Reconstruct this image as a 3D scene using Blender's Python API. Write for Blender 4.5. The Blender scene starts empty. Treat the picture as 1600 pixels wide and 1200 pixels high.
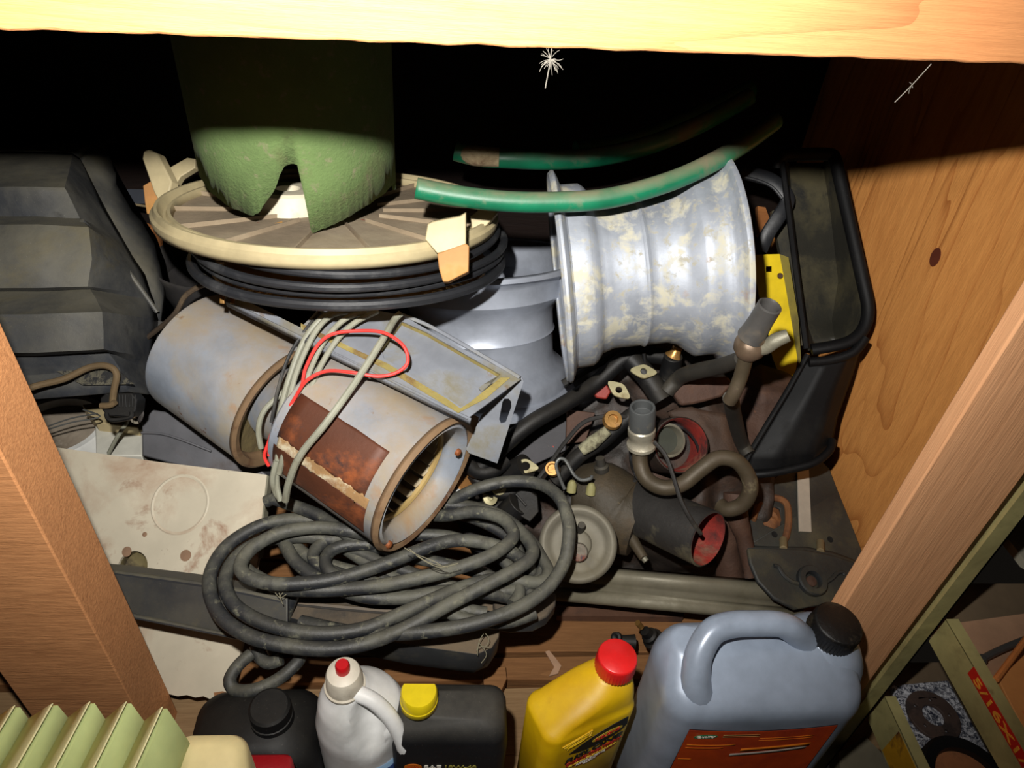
import bpy, bmesh, math, random
from mathutils import Vector, Matrix, noise
from mathutils.geometry import tessellate_polygon
random.seed(7)
SC = bpy.context.scene
COL = SC.collection
# ------------------------------------------------------------------ camera
FPX = 1111.0
MW = Matrix(((0.99632692, -0.02595802, 0.08160174),
             (-0.04721391, 0.6284834, 0.77638874),
             (0.07143885, 0.77738974, -0.62494935)))      # rows: world axes in (right, up, forward)
R = Vector(MW.col[0]); U = Vector(MW.col[1]); F = Vector(MW.col[2])
CAM = Vector((0, 0, .85))
cd = bpy.data.cameras.new('camera'); co = bpy.data.objects.new('camera', cd); COL.objects.link(co)
cd.sensor_width = 36; cd.sensor_fit = 'HORIZONTAL'; cd.lens = FPX / 1600 * 36; cd.clip_start = .01
rot = Matrix((R, U, -F)).transposed().to_4x4()
co.matrix_world = Matrix.Translation(CAM) @ rot
SC.camera = co
# ------------------------------------------------------------------ light (the camera's flash) and exposure
W = bpy.data.worlds.new('world'); SC.world = W; W.use_nodes = True
W.node_tree.nodes['Background'].inputs[0].default_value = (1, .85, .7, 1)
W.node_tree.nodes['Background'].inputs[1].default_value = .005
fl = bpy.data.lights.new('flash', 'SPOT'); fl.energy = 50; fl.shadow_soft_size = .009; fl.color = (1, .97, .92)
fl.spot_size = math.radians(128); fl.spot_blend = 1.0
fo = bpy.data.objects.new('flash', fl); COL.objects.link(fo)
fo.location = CAM + R * -.045 + U * .097
fo.rotation_euler = (R * ((700 - 800) / FPX) + U * ((600 - 330) / FPX) + F).to_track_quat('-Z', 'Y').to_euler()
SC.view_settings.view_transform = 'Standard'; SC.view_settings.look = 'None'
SC.view_settings.exposure = 0.0; SC.view_settings.gamma = 1
SC.view_settings.use_curve_mapping = False

# ------------------------------------------------------------------ point helpers
def A(px, py, d): return CAM + R * ((px - 800) / FPX * d) + U * (-(py - 600) / FPX * d) + F * d
def ray(px, py): return (R * ((px - 800) / FPX) - U * ((py - 600) / FPX) + F)
def Zh(px, py, z):
    r = ray(px, py); return CAM + r * ((z - CAM.z) / r.z)
def Yh(px, py, y):
    r = ray(px, py); return CAM + r * (y / r.y)
def Xh(px, py, x):
    r = ray(px, py); return CAM + r * (x / r.x)
def Ph(px, py, p0, n):
    r = ray(px, py); return CAM + r * ((p0 - CAM).dot(n) / r.dot(n))
def proj(p):
    v = p - CAM; d = v.dot(F); return 800 + FPX * v.dot(R) / d, 600 - FPX * v.dot(U) / d
def V(a, b, c): return (R * a + U * b + F * c).normalized()
def pr(px, d): return px * d / FPX
def s2l(c): return tuple(((x / 255) / 12.92 if x / 255 <= .04045 else ((x / 255 + .055) / 1.055) ** 2.4) for x in c)

# ------------------------------------------------------------------ materials
MATS = {}
def nmat(name):
    m = bpy.data.materials.new(name); m.use_nodes = True
    nt = m.node_tree; return m, nt, nt.nodes['Principled BSDF']
def noise_n(nt, vec, scale, detail=6, rough=.6, dist=0):
    n = nt.nodes.new('ShaderNodeTexNoise'); n.inputs['Scale'].default_value = scale
    n.inputs['Detail'].default_value = detail; n.inputs['Roughness'].default_value = rough
    n.inputs['Distortion'].default_value = dist
    nt.links.new(vec, n.inputs['Vector']); return n.outputs['Fac']
def ramp(nt, fac, a, b):
    n = nt.nodes.new('ShaderNodeMapRange'); n.inputs[1].default_value = a; n.inputs[2].default_value = b
    n.clamp = True
    nt.links.new(fac, n.inputs[0]); return n.outputs[0]
def mix(nt, fac, a, b):
    n = nt.nodes.new('ShaderNodeMix'); n.data_type = 'RGBA'
    if hasattr(fac, 'default_value') or hasattr(fac, 'is_linked'): nt.links.new(fac, n.inputs[0])
    else: n.inputs[0].default_value = fac
    for v, i in ((a, 6), (b, 7)):
        if isinstance(v, tuple): n.inputs[i].default_value = (*v, 1)
        else: nt.links.new(v, n.inputs[i])
    return n.outputs[2]
def mth(nt, op, a, b=None):
    n = nt.nodes.new('ShaderNodeMath'); n.operation = op
    for v, i in ((a, 0), (b, 1)):
        if v is None: continue
        if isinstance(v, (int, float)): n.inputs[i].default_value = v
        else: nt.links.new(v, n.inputs[i])
    return n.outputs[0]
def grime(name, base, rough=.5, metal=0., layers=(), bump=.15, bs=60, dust=None, var=.28, speckle=.1, spec=.5):
    """base colour with value variation, layered patches (colour, scale, low, high), dust lying on upward faces"""
    if name in MATS: return MATS[name]
    m, nt, b = nmat(name)
    tc = nt.nodes.new('ShaderNodeTexCoord'); vec = tc.outputs['Object']
    c0 = s2l(base)
    v = ramp(nt, noise_n(nt, vec, 14), .3, .7)
    col = mix(nt, v, tuple(x * (1 - var) for x in c0), tuple(min(1, x * (1 + var)) for x in c0))
    rsock = None; msk_all = None
    for (lc, sc, lo, hi) in layers:
        f = ramp(nt, noise_n(nt, vec, sc, 8, .65, .3), lo, hi)
        col = mix(nt, f, col, s2l(lc))
        msk_all = f if msk_all is None else mth(nt, 'MAXIMUM', msk_all, f)
    if dust:
        g = nt.nodes.new('ShaderNodeNewGeometry'); sx = nt.nodes.new('ShaderNodeSeparateXYZ')
        nt.links.new(g.outputs['Normal'], sx.inputs[0])
        f = mth(nt, 'MULTIPLY', ramp(nt, sx.outputs[2], .25, .95), ramp(nt, noise_n(nt, vec, 9, 8, .7), .3, .6))
        f = mth(nt, 'MULTIPLY', f, dust[1])
        col = mix(nt, f, col, s2l(dust[0]))
        msk_all = f if msk_all is None else mth(nt, 'MAXIMUM', msk_all, f)
    if speckle:
        f = ramp(nt, noise_n(nt, vec, 620, 3, .6), .66, .76)
        col = mix(nt, mth(nt, 'MULTIPLY', f, speckle), col, (.30, .28, .24))
    nt.links.new(col, b.inputs['Base Color'])
    b.inputs['Metallic'].default_value = metal
    b.inputs['Specular IOR Level'].default_value = spec
    if msk_all is not None:
        mr = nt.nodes.new('ShaderNodeMapRange'); nt.links.new(msk_all, mr.inputs[0])
        mr.inputs[3].default_value = rough; mr.inputs[4].default_value = max(rough, .8)
        nt.links.new(mr.outputs[0], b.inputs['Roughness'])
        if metal:
            mr = nt.nodes.new('ShaderNodeMapRange'); nt.links.new(msk_all, mr.inputs[0])
            mr.inputs[3].default_value = metal; mr.inputs[4].default_value = .0
            nt.links.new(mr.outputs[0], b.inputs['Metallic'])
    else: b.inputs['Roughness'].default_value = rough
    if bump:
        h = noise_n(nt, vec, bs, 8, .7)
        bn = nt.nodes.new('ShaderNodeBump'); bn.inputs['Strength'].default_value = bump; bn.inputs['Distance'].default_value = .004
        nt.links.new(h, bn.inputs['Height']); nt.links.new(bn.outputs[0], b.inputs['Normal'])
    MATS[name] = m; return m
def wood(name, light, dark, axis='Z', rings=26, stretch=.07, scale=7, rough=.7, fine=.35, knots=False, mottle=.3, contrast=1.0, sharp=.75, power=3.0):
    if name in MATS: return MATS[name]
    m, nt, b = nmat(name)
    tc = nt.nodes.new('ShaderNodeTexCoord'); mp = nt.nodes.new('ShaderNodeMapping')
    s = [1, 1, 1]; s['XYZ'.index(axis)] = stretch
    mp.inputs['Scale'].default_value = s
    nt.links.new(tc.outputs['Object'], mp.inputs[0]); vec = mp.outputs[0]
    n1 = noise_n(nt, vec, scale, 3, .5, .4)
    w = mth(nt, 'FRACT', mth(nt, 'MULTIPLY', n1, rings))
    line = mth(nt, 'POWER', w, power)           # slow rise, sharp fall like latewood
    line = mth(nt, 'MULTIPLY', ramp(nt, line, 0, 1), sharp)
    line = mth(nt, 'MULTIPLY', line, ramp(nt, noise_n(nt, tc.outputs['Object'], 9, 3), .3, .62))
    fi = ramp(nt, noise_n(nt, vec, scale * 22, 4, .7), .35, .75)
    c1 = mix(nt, mth(nt, 'MULTIPLY', fi, fine), s2l(light), s2l(dark))
    c2 = mix(nt, mth(nt, 'MULTIPLY', line, contrast), c1, s2l(dark))
    mo = ramp(nt, noise_n(nt, tc.outputs['Object'], 5, 5, .6), .35, .7)
    c3 = mix(nt, mth(nt, 'MULTIPLY', mo, mottle), c2, tuple(x * .62 for x in s2l(light)))
    nt.links.new(c3, b.inputs['Base Color']); b.inputs['Roughness'].default_value = rough
    b.inputs['Specular IOR Level'].default_value = .25
    bn = nt.nodes.new('ShaderNodeBump'); bn.inputs['Strength'].default_value = .25; bn.inputs['Distance'].default_value = .002
    nt.links.new(mth(nt, 'SUBTRACT', 1.0, mth(nt, 'ADD', line, fi)), bn.inputs['Height']); nt.links.new(bn.outputs[0], b.inputs['Normal'])
    MATS[name] = m; return m
def flat(name, c, rough=.6, metal=0, spec=.5):
    if name in MATS: return MATS[name]
    m, nt, b = nmat(name)
    tc = nt.nodes.new('ShaderNodeTexCoord')
    v = ramp(nt, noise_n(nt, tc.outputs['Object'], 40, 5), .3, .7)
    k = s2l(c); nt.links.new(mix(nt, v, tuple(x * .85 for x in k), tuple(min(1, x * 1.08) for x in k)), b.inputs['Base Color'])
    b.inputs['Roughness'].default_value = rough; b.inputs['Metallic'].default_value = metal
    b.inputs['Specular IOR Level'].default_value = spec
    MATS[name] = m; return m

# ------------------------------------------------------------------ mesh builder (world coordinates; recentred at the end)
class G:
    def __init__(s): s.v = []; s.f = []
    def add(s, vs, fs):
        o = len(s.v); s.v += [Vector(v) for v in vs]; s.f += [tuple(i + o for i in f) for f in fs]; return s
    def grid(s, rows, close_u=False, close_v=False):
        nr = len(rows); nc = len(rows[0]); vs = [p for r in rows for p in r]; fs = []
        for i in range(nr if close_v else nr - 1):
            for j in range(nc if close_u else nc - 1):
                a = i * nc + j; b_ = i * nc + (j + 1) % nc
                c = ((i + 1) % nr) * nc + (j + 1) % nc; d = ((i + 1) % nr) * nc + j
                fs.append((a, b_, c, d))
        return s.add(vs, fs)
    def loft(s, rings, cap=True):
        o = len(s.v); s.grid(rings, close_u=True)
        n = len(rings[0])
        if cap:
            s.f.append(tuple(o + i for i in reversed(range(n)))); k = o + (len(rings) - 1) * n
            s.f.append(tuple(k + i for i in range(n)))
        return s
    def tube(s, pts, r, seg=10, closed=False, sub=6, flat=1.0, rr=None, cap=True, upv=None):
        pts = [Vector(p) for p in pts]
        if sub > 1 and len(pts) > 2:
            P = []; RR = []; n = len(pts)
            for i in range(n if closed else n - 1):
                g = lambda k: pts[k % n] if closed else pts[max(0, min(n - 1, k))]
                a, b, c, d = g(i - 1), g(i), g(i + 1), g(i + 2)
                for q in range(sub):
                    t = q / sub
                    P.append(.5 * ((2 * b) + (c - a) * t + (2 * a - 5 * b + 4 * c - d) * t * t + (3 * b - a - 3 * c + d) * t ** 3))
                    if rr: RR.append(rr[i] * (1 - t) + rr[(i + 1) % n] * t)
            if not closed:
                P.append(pts[-1])
                if rr: RR.append(rr[-1])
            pts = P; rr = RR if rr else None
        n = len(pts); T = []
        for i in range(n):
            a = pts[(i - 1) % n] if closed or i > 0 else pts[0]; b = pts[(i + 1) % n] if closed or i < n - 1 else pts[-1]
            T.append((b - a).normalized())
        N = upv.copy() if upv else (Vector((0, 0, 1)) if abs(T[0].z) < .9 else Vector((1, 0, 0)))
        rings = []
        for i in range(n):
            if upv: N = upv.copy()
            N = (N - T[i] * N.dot(T[i])).normalized(); B = T[i].cross(N)
            q = rr[i] if rr else r
            rings.append([pts[i] + N * (math.cos(2 * math.pi * k / seg) * q * flat) + B * (math.sin(2 * math.pi * k / seg) * q) for k in range(seg)])
        if closed:
            s.grid(rings, close_u=True, close_v=True)
        else: s.loft(rings, cap)
        return s
    def lathe(s, c, ax, prof, seg=32, a0=0, a1=2 * math.pi, closed_prof=False, cap=False):
        ax = Vector(ax).normalized(); c = Vector(c)
        x = ax.orthogonal().normalized(); y = ax.cross(x)
        full = abs(a1 - a0 - 2 * math.pi) < 1e-6
        n = seg if full else seg + 1
        rows = []
        for k in range(n):
            a = a0 + (a1 - a0) * k / seg
            rows.append([c + ax * h + (x * math.cos(a) + y * math.sin(a)) * r for r, h in prof])
        o = len(s.v)
        s.grid(rows, close_u=closed_prof, close_v=full)
        if cap:
            m = len(prof)
            s.f.append(tuple(o + k * m for k in reversed(range(n)))); s.f.append(tuple(o + k * m + m - 1 for k in range(n)))
        return s
    def cyl(s, a, b, r, r2=None, seg=20):
        a = Vector(a); b = Vector(b); r2 = r if r2 is None else r2
        return s.lathe(a, b - a, [(r, 0), (r2, (b - a).length)], seg, cap=True)
    def box(s, c, ex, ey, ez):
        c = Vector(c); vs = [c + ex * i + ey * j + ez * k for k in (-1, 1) for j in (-1, 1) for i in (-1, 1)]
        return s.add(vs, [(0, 2, 3, 1), (4, 5, 7, 6), (0, 1, 5, 4), (2, 6, 7, 3), (0, 4, 6, 2), (1, 3, 7, 5)])
    def prism(s, front, back):
        n = len(front)
        return s.add(list(front) + list(back), [tuple(range(n)), tuple(reversed(range(n, 2 * n)))] + [(i, n + i, n + (i + 1) % n, (i + 1) % n) for i in range(n)])
    def plate(s, loops, off):
        """loops: outer outline then holes (coplanar 3D points); thickness vector off"""
        pts = [Vector(p) for l in loops for p in l]; n = len(pts)
        tri = tessellate_polygon([[Vector(p) for p in l] for l in loops])
        fs = [tuple(t) for t in tri] + [tuple(n + i for i in reversed(t)) for t in tri]
        o = 0
        for l in loops:
            m = len(l); fs += [(o + i, o + (i + 1) % m, n + o + (i + 1) % m, n + o + i) for i in range(m)]; o += m
        return s.add(pts + [p + off for p in pts], fs)
def circ(c, n, r, k=20, sx=1.0, xd=None):
    n = Vector(n).normalized(); x = (xd - n * xd.dot(n)).normalized() if xd else n.orthogonal().normalized(); y = n.cross(x)
    return [Vector(c) + x * math.cos(2 * math.pi * i / k) * r * sx + y * math.sin(2 * math.pi * i / k) * r for i in range(k)]
def rrect(c, e1, e2, hw, hd, rc, k=5):
    out = []
    for (sx, sy, a0) in ((1, 1, 0), (-1, 1, 90), (-1, -1, 180), (1, -1, 270)):
        for i in range(k + 1):
            a = math.radians(a0 + 90 * i / k)
            out.append(Vector(c) + e1 * (sx * (hw - rc) + rc * math.cos(a)) + e2 * (sy * (hd - rc) + rc * math.sin(a)))
    return out
OBJS = []
def obj(name, g, m, parent=None, label=None, bev=0, ang=35, solid=0, kind=None, subd=0, bseg=2):
    me = bpy.data.meshes.new(name); me.from_pydata([tuple(v) for v in g.v], [], g.f); me.validate()
    bm = bmesh.new(); bm.from_mesh(me); bmesh.ops.remove_doubles(bm, verts=bm.verts, dist=1e-6)
    bmesh.ops.recalc_face_normals(bm, faces=bm.faces); bm.to_mesh(me); bm.free()
    for p in me.polygons: p.use_smooth = True
    me.set_sharp_from_angle(angle=math.radians(ang))
    me.materials.append(m)
    o = bpy.data.objects.new(name, me); COL.objects.link(o)
    if solid:
        md = o.modifiers.new('solid', 'SOLIDIFY'); md.thickness = solid; md.offset = 0
    if subd:
        md = o.modifiers.new('subd', 'SUBSURF'); md.levels = subd; md.render_levels = subd
    if bev:
        md = o.modifiers.new('bevel', 'BEVEL'); md.width = bev; md.segments = bseg; md.limit_method = 'ANGLE'; md.angle_limit = math.radians(40)
    if label: o['label'] = label
    if kind: o['kind'] = kind
    o.parent = parent; OBJS.append(o); return o
def thing(name, label, cat, group=None):
    o = bpy.data.objects.new(name, None); o.empty_display_size = .02; COL.objects.link(o)
    o['label'] = label; o['category'] = cat
    if group: o['group'] = group
    OBJS.append(o); return o
def solo(name, g, m, label, cat, group=None, **k):
    o = obj(name, g, m, **k); o['label'] = label; o['category'] = cat
    if group: o['group'] = group
    return o
def text(s, c, xd, yd, w, h, m, parent, name='lettering', th=.0003, label=None, shear=0):
    cu = bpy.data.curves.new('t', 'FONT'); cu.body = s; cu.extrude = .02; cu.resolution_u = 3; cu.offset = .012
    cu.shear = shear
    to = bpy.data.objects.new('t', cu); COL.objects.link(to)
    dg = bpy.context.evaluated_depsgraph_get(); me = bpy.data.meshes.new_from_object(to.evaluated_get(dg))
    bpy.data.objects.remove(to); xs = [v.co.x for v in me.vertices]; ys = [v.co.y for v in me.vertices]
    x0, x1, y0, y1 = min(xs), max(xs), min(ys), max(ys); xd = xd.normalized(); yd = yd.normalized(); n = xd.cross(yd).normalized()
    g = G(); g.v = [c + xd * (((v.co.x - x0) / (x1 - x0) - .5) * w) + yd * (((v.co.y - y0) / (y1 - y0) - .5) * h) + n * (v.co.z / .02 * th) for v in me.vertices]
    g.f = [tuple(p.vertices) for p in me.polygons]; bpy.data.meshes.remove(me)
    return obj(name, g, m, parent, label=label, ang=20)
def lump(g, amp, sc, seed=0):
    for v in g.v:
        n = noise.noise_vector(v * sc + Vector((seed, seed * 2.1, 0))); v += n * amp
def sub_rows(rows, ku, kv):
    """bilinear refinement of a control grid"""
    def lin(l, k):
        o = []
        for i in range(len(l) - 1):
            for q in range(k): o.append(l[i].lerp(l[i + 1], q / k))
        return o + [l[-1]]
    rows = [lin(r, ku) for r in rows]; cols = [lin(list(c), kv) for c in zip(*rows)]
    return [list(r) for r in zip(*cols)]
EX, EY, EZ = Vector((1, 0, 0)), Vector((0, 1, 0)), Vector((0, 0, 1))

def tilt(root, ang, piv, ax=None, shift=None):
    """lean a finished thing (world coordinates) about a point"""
    M = Matrix.Translation(piv) @ Matrix.Rotation(math.radians(ang), 4, ax or EX) @ Matrix.Translation(-piv)
    if shift: M = Matrix.Translation(shift) @ M
    def go(o):
        if o.type == 'MESH': o.data.transform(M)
        for c in OBJS:
            if c.parent == o: go(c)
    go(root)
# ------------------------------------------------------------------ setting
YF = .37; YB = .424; XW = .535
w_beam = wood('beam_wood', (188, 128, 80), (134, 72, 38), 'X', 12, .05, 22, .75, .3, mottle=.25, contrast=.7, sharp=.7)
w_stud = wood('stud_wood', (236, 176, 128), (184, 118, 72), 'Z', 12, .06, 9, .8, .35, mottle=.3, contrast=.2)
w_studl = wood('stud_wood_left', (216, 152, 100), (132, 76, 40), 'X', 12, .12, 16, .8, .55, mottle=.5, contrast=.45)
w_ply = wood('plywood', (232, 160, 88), (158, 84, 34), 'Z', 17, .22, 4.8, .6, .32, mottle=.3, contrast=.8, sharp=1.0, power=7)
w_plank = wood('floor_wood', (150, 106, 66), (84, 50, 28), 'X', 10, .07, 12, .85, .5, mottle=.55, contrast=.5)
w_plank2 = wood('floor_wood_light', (158, 128, 92), (104, 74, 46), 'X', 8, .07, 12, .9, .5, mottle=.4, contrast=.3)
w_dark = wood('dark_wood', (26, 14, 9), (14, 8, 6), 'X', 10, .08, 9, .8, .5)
m_plydark = wood('side_plywood_dark', (120, 68, 40), (70, 38, 22), 'Z', 10, .1, 8, .8, .5)
def struct(name, g, m, parent=None, label=None, **k):
    o = obj(name, g, m, parent, label, **k)
    if not parent: o['kind'] = 'structure'
    return o
def bx(x0, x1, y0, y1, z0, z1):
    return G().box(((x0 + x1) / 2, (y0 + y1) / 2, (z0 + z1) / 2), EX * ((x1 - x0) / 2), EY * ((y1 - y0) / 2), EZ * ((z1 - z0) / 2))

# the floor of the bay: boards running across, gaps between them
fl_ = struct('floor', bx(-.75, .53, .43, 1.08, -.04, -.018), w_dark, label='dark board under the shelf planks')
edges = [.06, .16, .26, .366, .452, .488, .562, .64, .73, .82, .92, 1.06]
for i in range(len(edges) - 1):
    y0, y1 = edges[i], edges[i + 1]
    g = G(); n = 14
    for q in range(n + 1): pass
    rows = []
    dz = (.004, .002, .010, .004, .013, .016, .003, .008, .004, .006, .002)[i]
    for q in range(n + 1):
        x = (-.745 + q * (1.275 / n)) if y1 > YF + .01 else (-.305 + q * (.665 / n)); j = .003 * noise.noise(Vector((x * 9, i * 3.3, 0))); j2 = .003 * noise.noise(Vector((x * 9, i * 3.3 + 1.65, 5)))
        rows.append([Vector((x, y0 + .002 + j, -.018)), Vector((x, y1 - .002 + j2, -.018)), Vector((x, y1 - .002 + j2, dz)), Vector((x, y0 + .002 + j, dz))])
    g.loft(rows)
    struct('plank', g, w_plank2 if i in (2, 3) else w_plank, fl_, bev=.0012)
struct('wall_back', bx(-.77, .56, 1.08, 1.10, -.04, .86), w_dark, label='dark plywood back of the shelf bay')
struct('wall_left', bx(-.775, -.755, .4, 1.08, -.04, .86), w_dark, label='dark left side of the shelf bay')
wr = struct('wall_right', bx(XW, XW + .014, YB + .008, 1.08, -.04, .86), w_ply, label='orange plywood side panel with wavy grain')
k = Xh(1461, 402, XW - .0004); obj('wood_knot', G().plate([circ(k, EX, .0082, 20, 1.35, EZ)], EX * .0008), flat('knot', (96, 42, 22), .7), wr, 'small dark oval knot')
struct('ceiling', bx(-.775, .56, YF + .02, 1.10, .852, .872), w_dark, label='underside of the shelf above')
# front framing
def bzl(x, e): return (.85 - .2615 * YF) * (1 - (x + .262) / .564) + (.85 - .218 * YF) * ((x + .262) / .564)
g = G(); rows = []
for q in range(141):
    x = -.48 + q * .0075; z = bzl(x, 0) + .001 * noise.noise(Vector((x * 60, 0, 0)))
    rows.append([Vector((x, YF, z)), Vector((x, YF + .036, z + .001)), Vector((x, YF + .036, .851)), Vector((x, YF, .851))])
struct('trim_1', g.loft(rows), w_beam, label='pale timber beam across the top front of the bay', bev=.0015)
xl = -.7364 * YB
g = bx(xl - .105, xl, YF, YB, -.3, .765); struct('trim_2', g, w_studl, label='upright timber stud at the left front of the bay', bev=.0015)
g = bx(.9925 * YF, 1.2125 * YF, YF, YF + .016, -.3, .765); struct('trim_3', g, w_stud, label='upright timber stud at the right front beside the plywood', bev=.0015)

# ------------------------------------------------------------------ cobwebs
m_web = flat('cobweb', (92, 88, 80), .9)
def web(px, py, n, ln, lab, spread, main=None):
    g = G(); c = Yh(px, py, YF - .002)
    for i in range(n):
        a = random.uniform(-spread, spread) + (0 if i % 3 else math.pi * .7 * random.choice((-1, 1)))
        l = ln * random.uniform(.3, 1)
        p = [c]; 
        for q in range(3): p.append(p[-1] + (R * math.sin(a) - U * math.cos(a)) * l / 3 + Vector((random.uniform(-1, 1), random.uniform(-1, 1), random.uniform(-1, 1))) * l * .08)
        g.tube(p, .00012, 4, sub=3)
    if main: g.tube([Yh(*q, YF - .003) for q in main], .0003, 4, sub=4)
    solo('cobweb', g, m_web, lab, 'cobweb')
web(860, 92, 34, .008, 'white knotted cobweb tuft hanging from the middle of the beam', 1.2, [(862, 76), (859, 100), (852, 138)])
web(1425, 132, 6, .006, 'thin slanting cobweb thread below the right end of the beam', .5, [(1455, 100), (1424, 134), (1398, 160)])

# ------------------------------------------------------------------ metal shelving outside the right stud
m_olive = grime('olive_paint', (176, 166, 112), .55, 0, [((110, 100, 62), 12, .5, .75), ((120, 80, 50), 30, .66, .75)], .1)
XS = 1.2125 * YF + .002
sh = thing('metal_shelving', 'olive green metal shelving rack beside the right timber stud', 'shelving')
xp0 = XS; xp1 = 1.281 * (YF - .004)
obj('post', bx(xp0, xp1, YF - .006, YF - .003, -.25, .80), m_olive, sh)
obj('post', bx(xp1 - .002, xp1, YF - .006, YF + .03, -.25, .80), m_olive, sh)
XL = xp1 + .001
def lip(pa, pb, lab):
    a, b = Xh(*pa, XL), Xh(*pb, XL)     # top and bottom edge where the lip meets the post
    zt, zb = a.z, b.z
    g = bx(XL, XL + .0015, -.12, YF - .007, zb, zt); g.box((XL + .006, (YF - .127) / 2, zt), EX * .006, EY * ((YF + .113) / 2), EZ * .0008)
    obj('shelf_lip', g, m_olive, sh, lab)
    obj('shelf_board', bx(XL + .002, XL + .40, -.12, .428, zb + .001, zb + .003), flat('shelf_steel', (120, 102, 80), .6), sh)
    return zt, zb
z1t, z1b = lip((1477, 966), (1448, 996), None)
z2t, z2b = lip((1382, 1088), (1352, 1116), None)
# red size tape with the writing on the upper lip
m_red = flat('red_tape', (208, 38, 26), .5); m_yel = flat('tape_yellow', (246, 172, 60), .5)
ta = Xh(1512, 1052, XL - .0004); tb = Xh(1612, 1196, XL - .0004); td = Vector((0, -1, 0)); ztm = (ta.z + tb.z) / 2
tw = .0115; y0t, y1t = ta.y, tb.y - .012
g = bx(XL - .0006, XL - .0001, y1t, y0t, ztm - tw / 2, ztm + tw / 2)
tp = obj('size_tape', g, m_red, sh, 'red tape reading 5/16X1/2')
text('5/16X1/2', Vector((XL - .0008, (y0t + y1t) / 2 - .002, ztm)), Vector((0, -1, 0)), EZ, (y0t - y1t) * .88, tw * .66, m_yel, tp)
ya = Xh(1398, 1150, XL - .0004)
obj('yellow_sticker', bx(XL - .0006, XL - .0001, ya.y - .07, ya.y, z2b + .003, z2t - .003), grime('sticker', (205, 150, 30), .6, 0, [((90, 50, 20), 22, .5, .62)], .05), sh, 'rust-stained yellow sticker')
# things on the shelves
m_card = grime('cardboard', (186, 144, 112), .9, 0, [((150, 112, 86), 6, .5, .8)], .1)
def onz(pts, z): return [Zh(x, y, z) for x, y in pts]
zz = z1b + .012
f = onz([(1462, 978), (1620, 956), (1660, 1130), (1560, 1110)], zz)
solo('cardboard_sheet', G().prism(f, [p - EZ * .008 for p in f]), m_card, 'brown cardboard sheet lying on the upper metal shelf at right', 'cardboard')
g = G().tube([Zh(1530, 1032, zz + .008), Zh(1570, 1012, zz + .010), Zh(1640, 985, zz + .012)], .0032, 10)
t = thing('steel_rod', 'grey steel rod with a rounded end lying on the cardboard', 'rod')
m_steel = grime('dull_steel', (120, 122, 120), .4, .7, [((80, 74, 66), 20, .5, .7)], .1)
obj('shaft', g, m_steel, t); g = G().tube([Zh(1526, 1034, zz + .008), Zh(1530, 1032, zz + .008), Zh(1536, 1029, zz + .008)], .005, 10, sub=1); obj('end_nut', g, m_steel, t, bev=.001)
m_or = grime('orange_box', (240, 160, 92), .6, 0, [((214, 70, 50), 10, .52, .6)], .05)
t = thing('orange_carton', 'orange carton at the right edge of the picture below the steel rod', 'box')
f = onz([(1560, 1062), (1640, 985), (1700, 1080), (1600, 1140)], zz + .02)
obj('body', G().prism(f, [p - EZ * .02 for p in f]), m_or, t, bev=.001)
g = G().tube([Zh(1556, 1062, zz + .026), Zh(1600, 1003, zz + .026), Zh(1640, 950, zz + .026)], .0028, 8); obj('edge_strip', g, flat('or2', (226, 140, 76), .5), t)
f = onz([(1570, 836), (1640, 780), (1640, 900), (1602, 876)], zz + .05)
solo('grey_board', G().prism(f, [p - EZ * .01 for p in f]), flat('gb', (160, 156, 138), .8), 'pale grey board corner behind the metal post at right edge', 'board')
zz2 = z2b + .012
def speck():
    m, nt, b = nmat('speckled'); tc = nt.nodes.new('ShaderNodeTexCoord')
    n = ramp(nt, noise_n(nt, tc.outputs['Object'], 210, 6, .8, .8), .44, .58)
    nt.links.new(mix(nt, n, s2l((40, 44, 62)), s2l((226, 226, 232))), b.inputs['Base Color']); b.inputs['Roughness'].default_value = .9; return m
f = onz([(1395, 1070), (1482, 1062), (1560, 1200), (1580, 1290), (1480, 1300)], zz2)
solo('speckled_cloth', G().prism(f, [p - EZ * .010 for p in f]), speck(), 'blue and white speckled cloth on the lower metal shelf', 'cloth', bev=.002)
c = Zh(1459, 1117, zz2 + .004); rd = pr(40, (c - CAM).dot(F))
holes = [circ(c + Vector((math.cos(a), math.sin(a), 0)) * rd * .66, EZ, rd * .07, 10) for a in [i * math.pi / 2.5 for i in range(5)]]
t = thing('steel_disc', 'round brown steel disc with bolt holes lying on speckled cloth', 'disc')
obj('disc', G().plate([circ(c, EZ, rd, 40)] + holes + [circ(c, EZ, rd * .42, 24)], -EZ * .004), grime('disc_brown', (92, 74, 66), .6, .2, [((60, 48, 44), 30, .5, .6)], .1), t, bev=.0008)
c = Zh(1515, 1222, zz2 + .03); rd = pr(72, (c - CAM).dot(F))
t = thing('round_can', 'black rimmed round can with an orange-brown centre at bottom right corner', 'can')
obj('rim', G().lathe(c, EZ, [(rd, -.03), (rd, 0), (rd * .93, .003), (rd * .72, .002), (rd * .7, -.004), (rd * .7, -.03)], 40, closed_prof=True), grime('black_rim', (20, 19, 20), .5), t)
obj('centre', G().lathe(c, EZ, [(0.0001, -.005), (rd * .7, -.005)], 36), grime('can_centre', (196, 128, 84), .6, 0, [((70, 50, 40), 9, .45, .6)], .1), t)
f = onz([(1310, 1176), (1352, 1150), (1400, 1200), (1400, 1260), (1320, 1260)], z2b - .06)
solo('grey_box', G().prism(f, [p - EZ * .03 for p in f]), flat('gbx', (120, 112, 92), .8), 'dull grey box low behind the metal post at the bottom', 'box')

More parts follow.
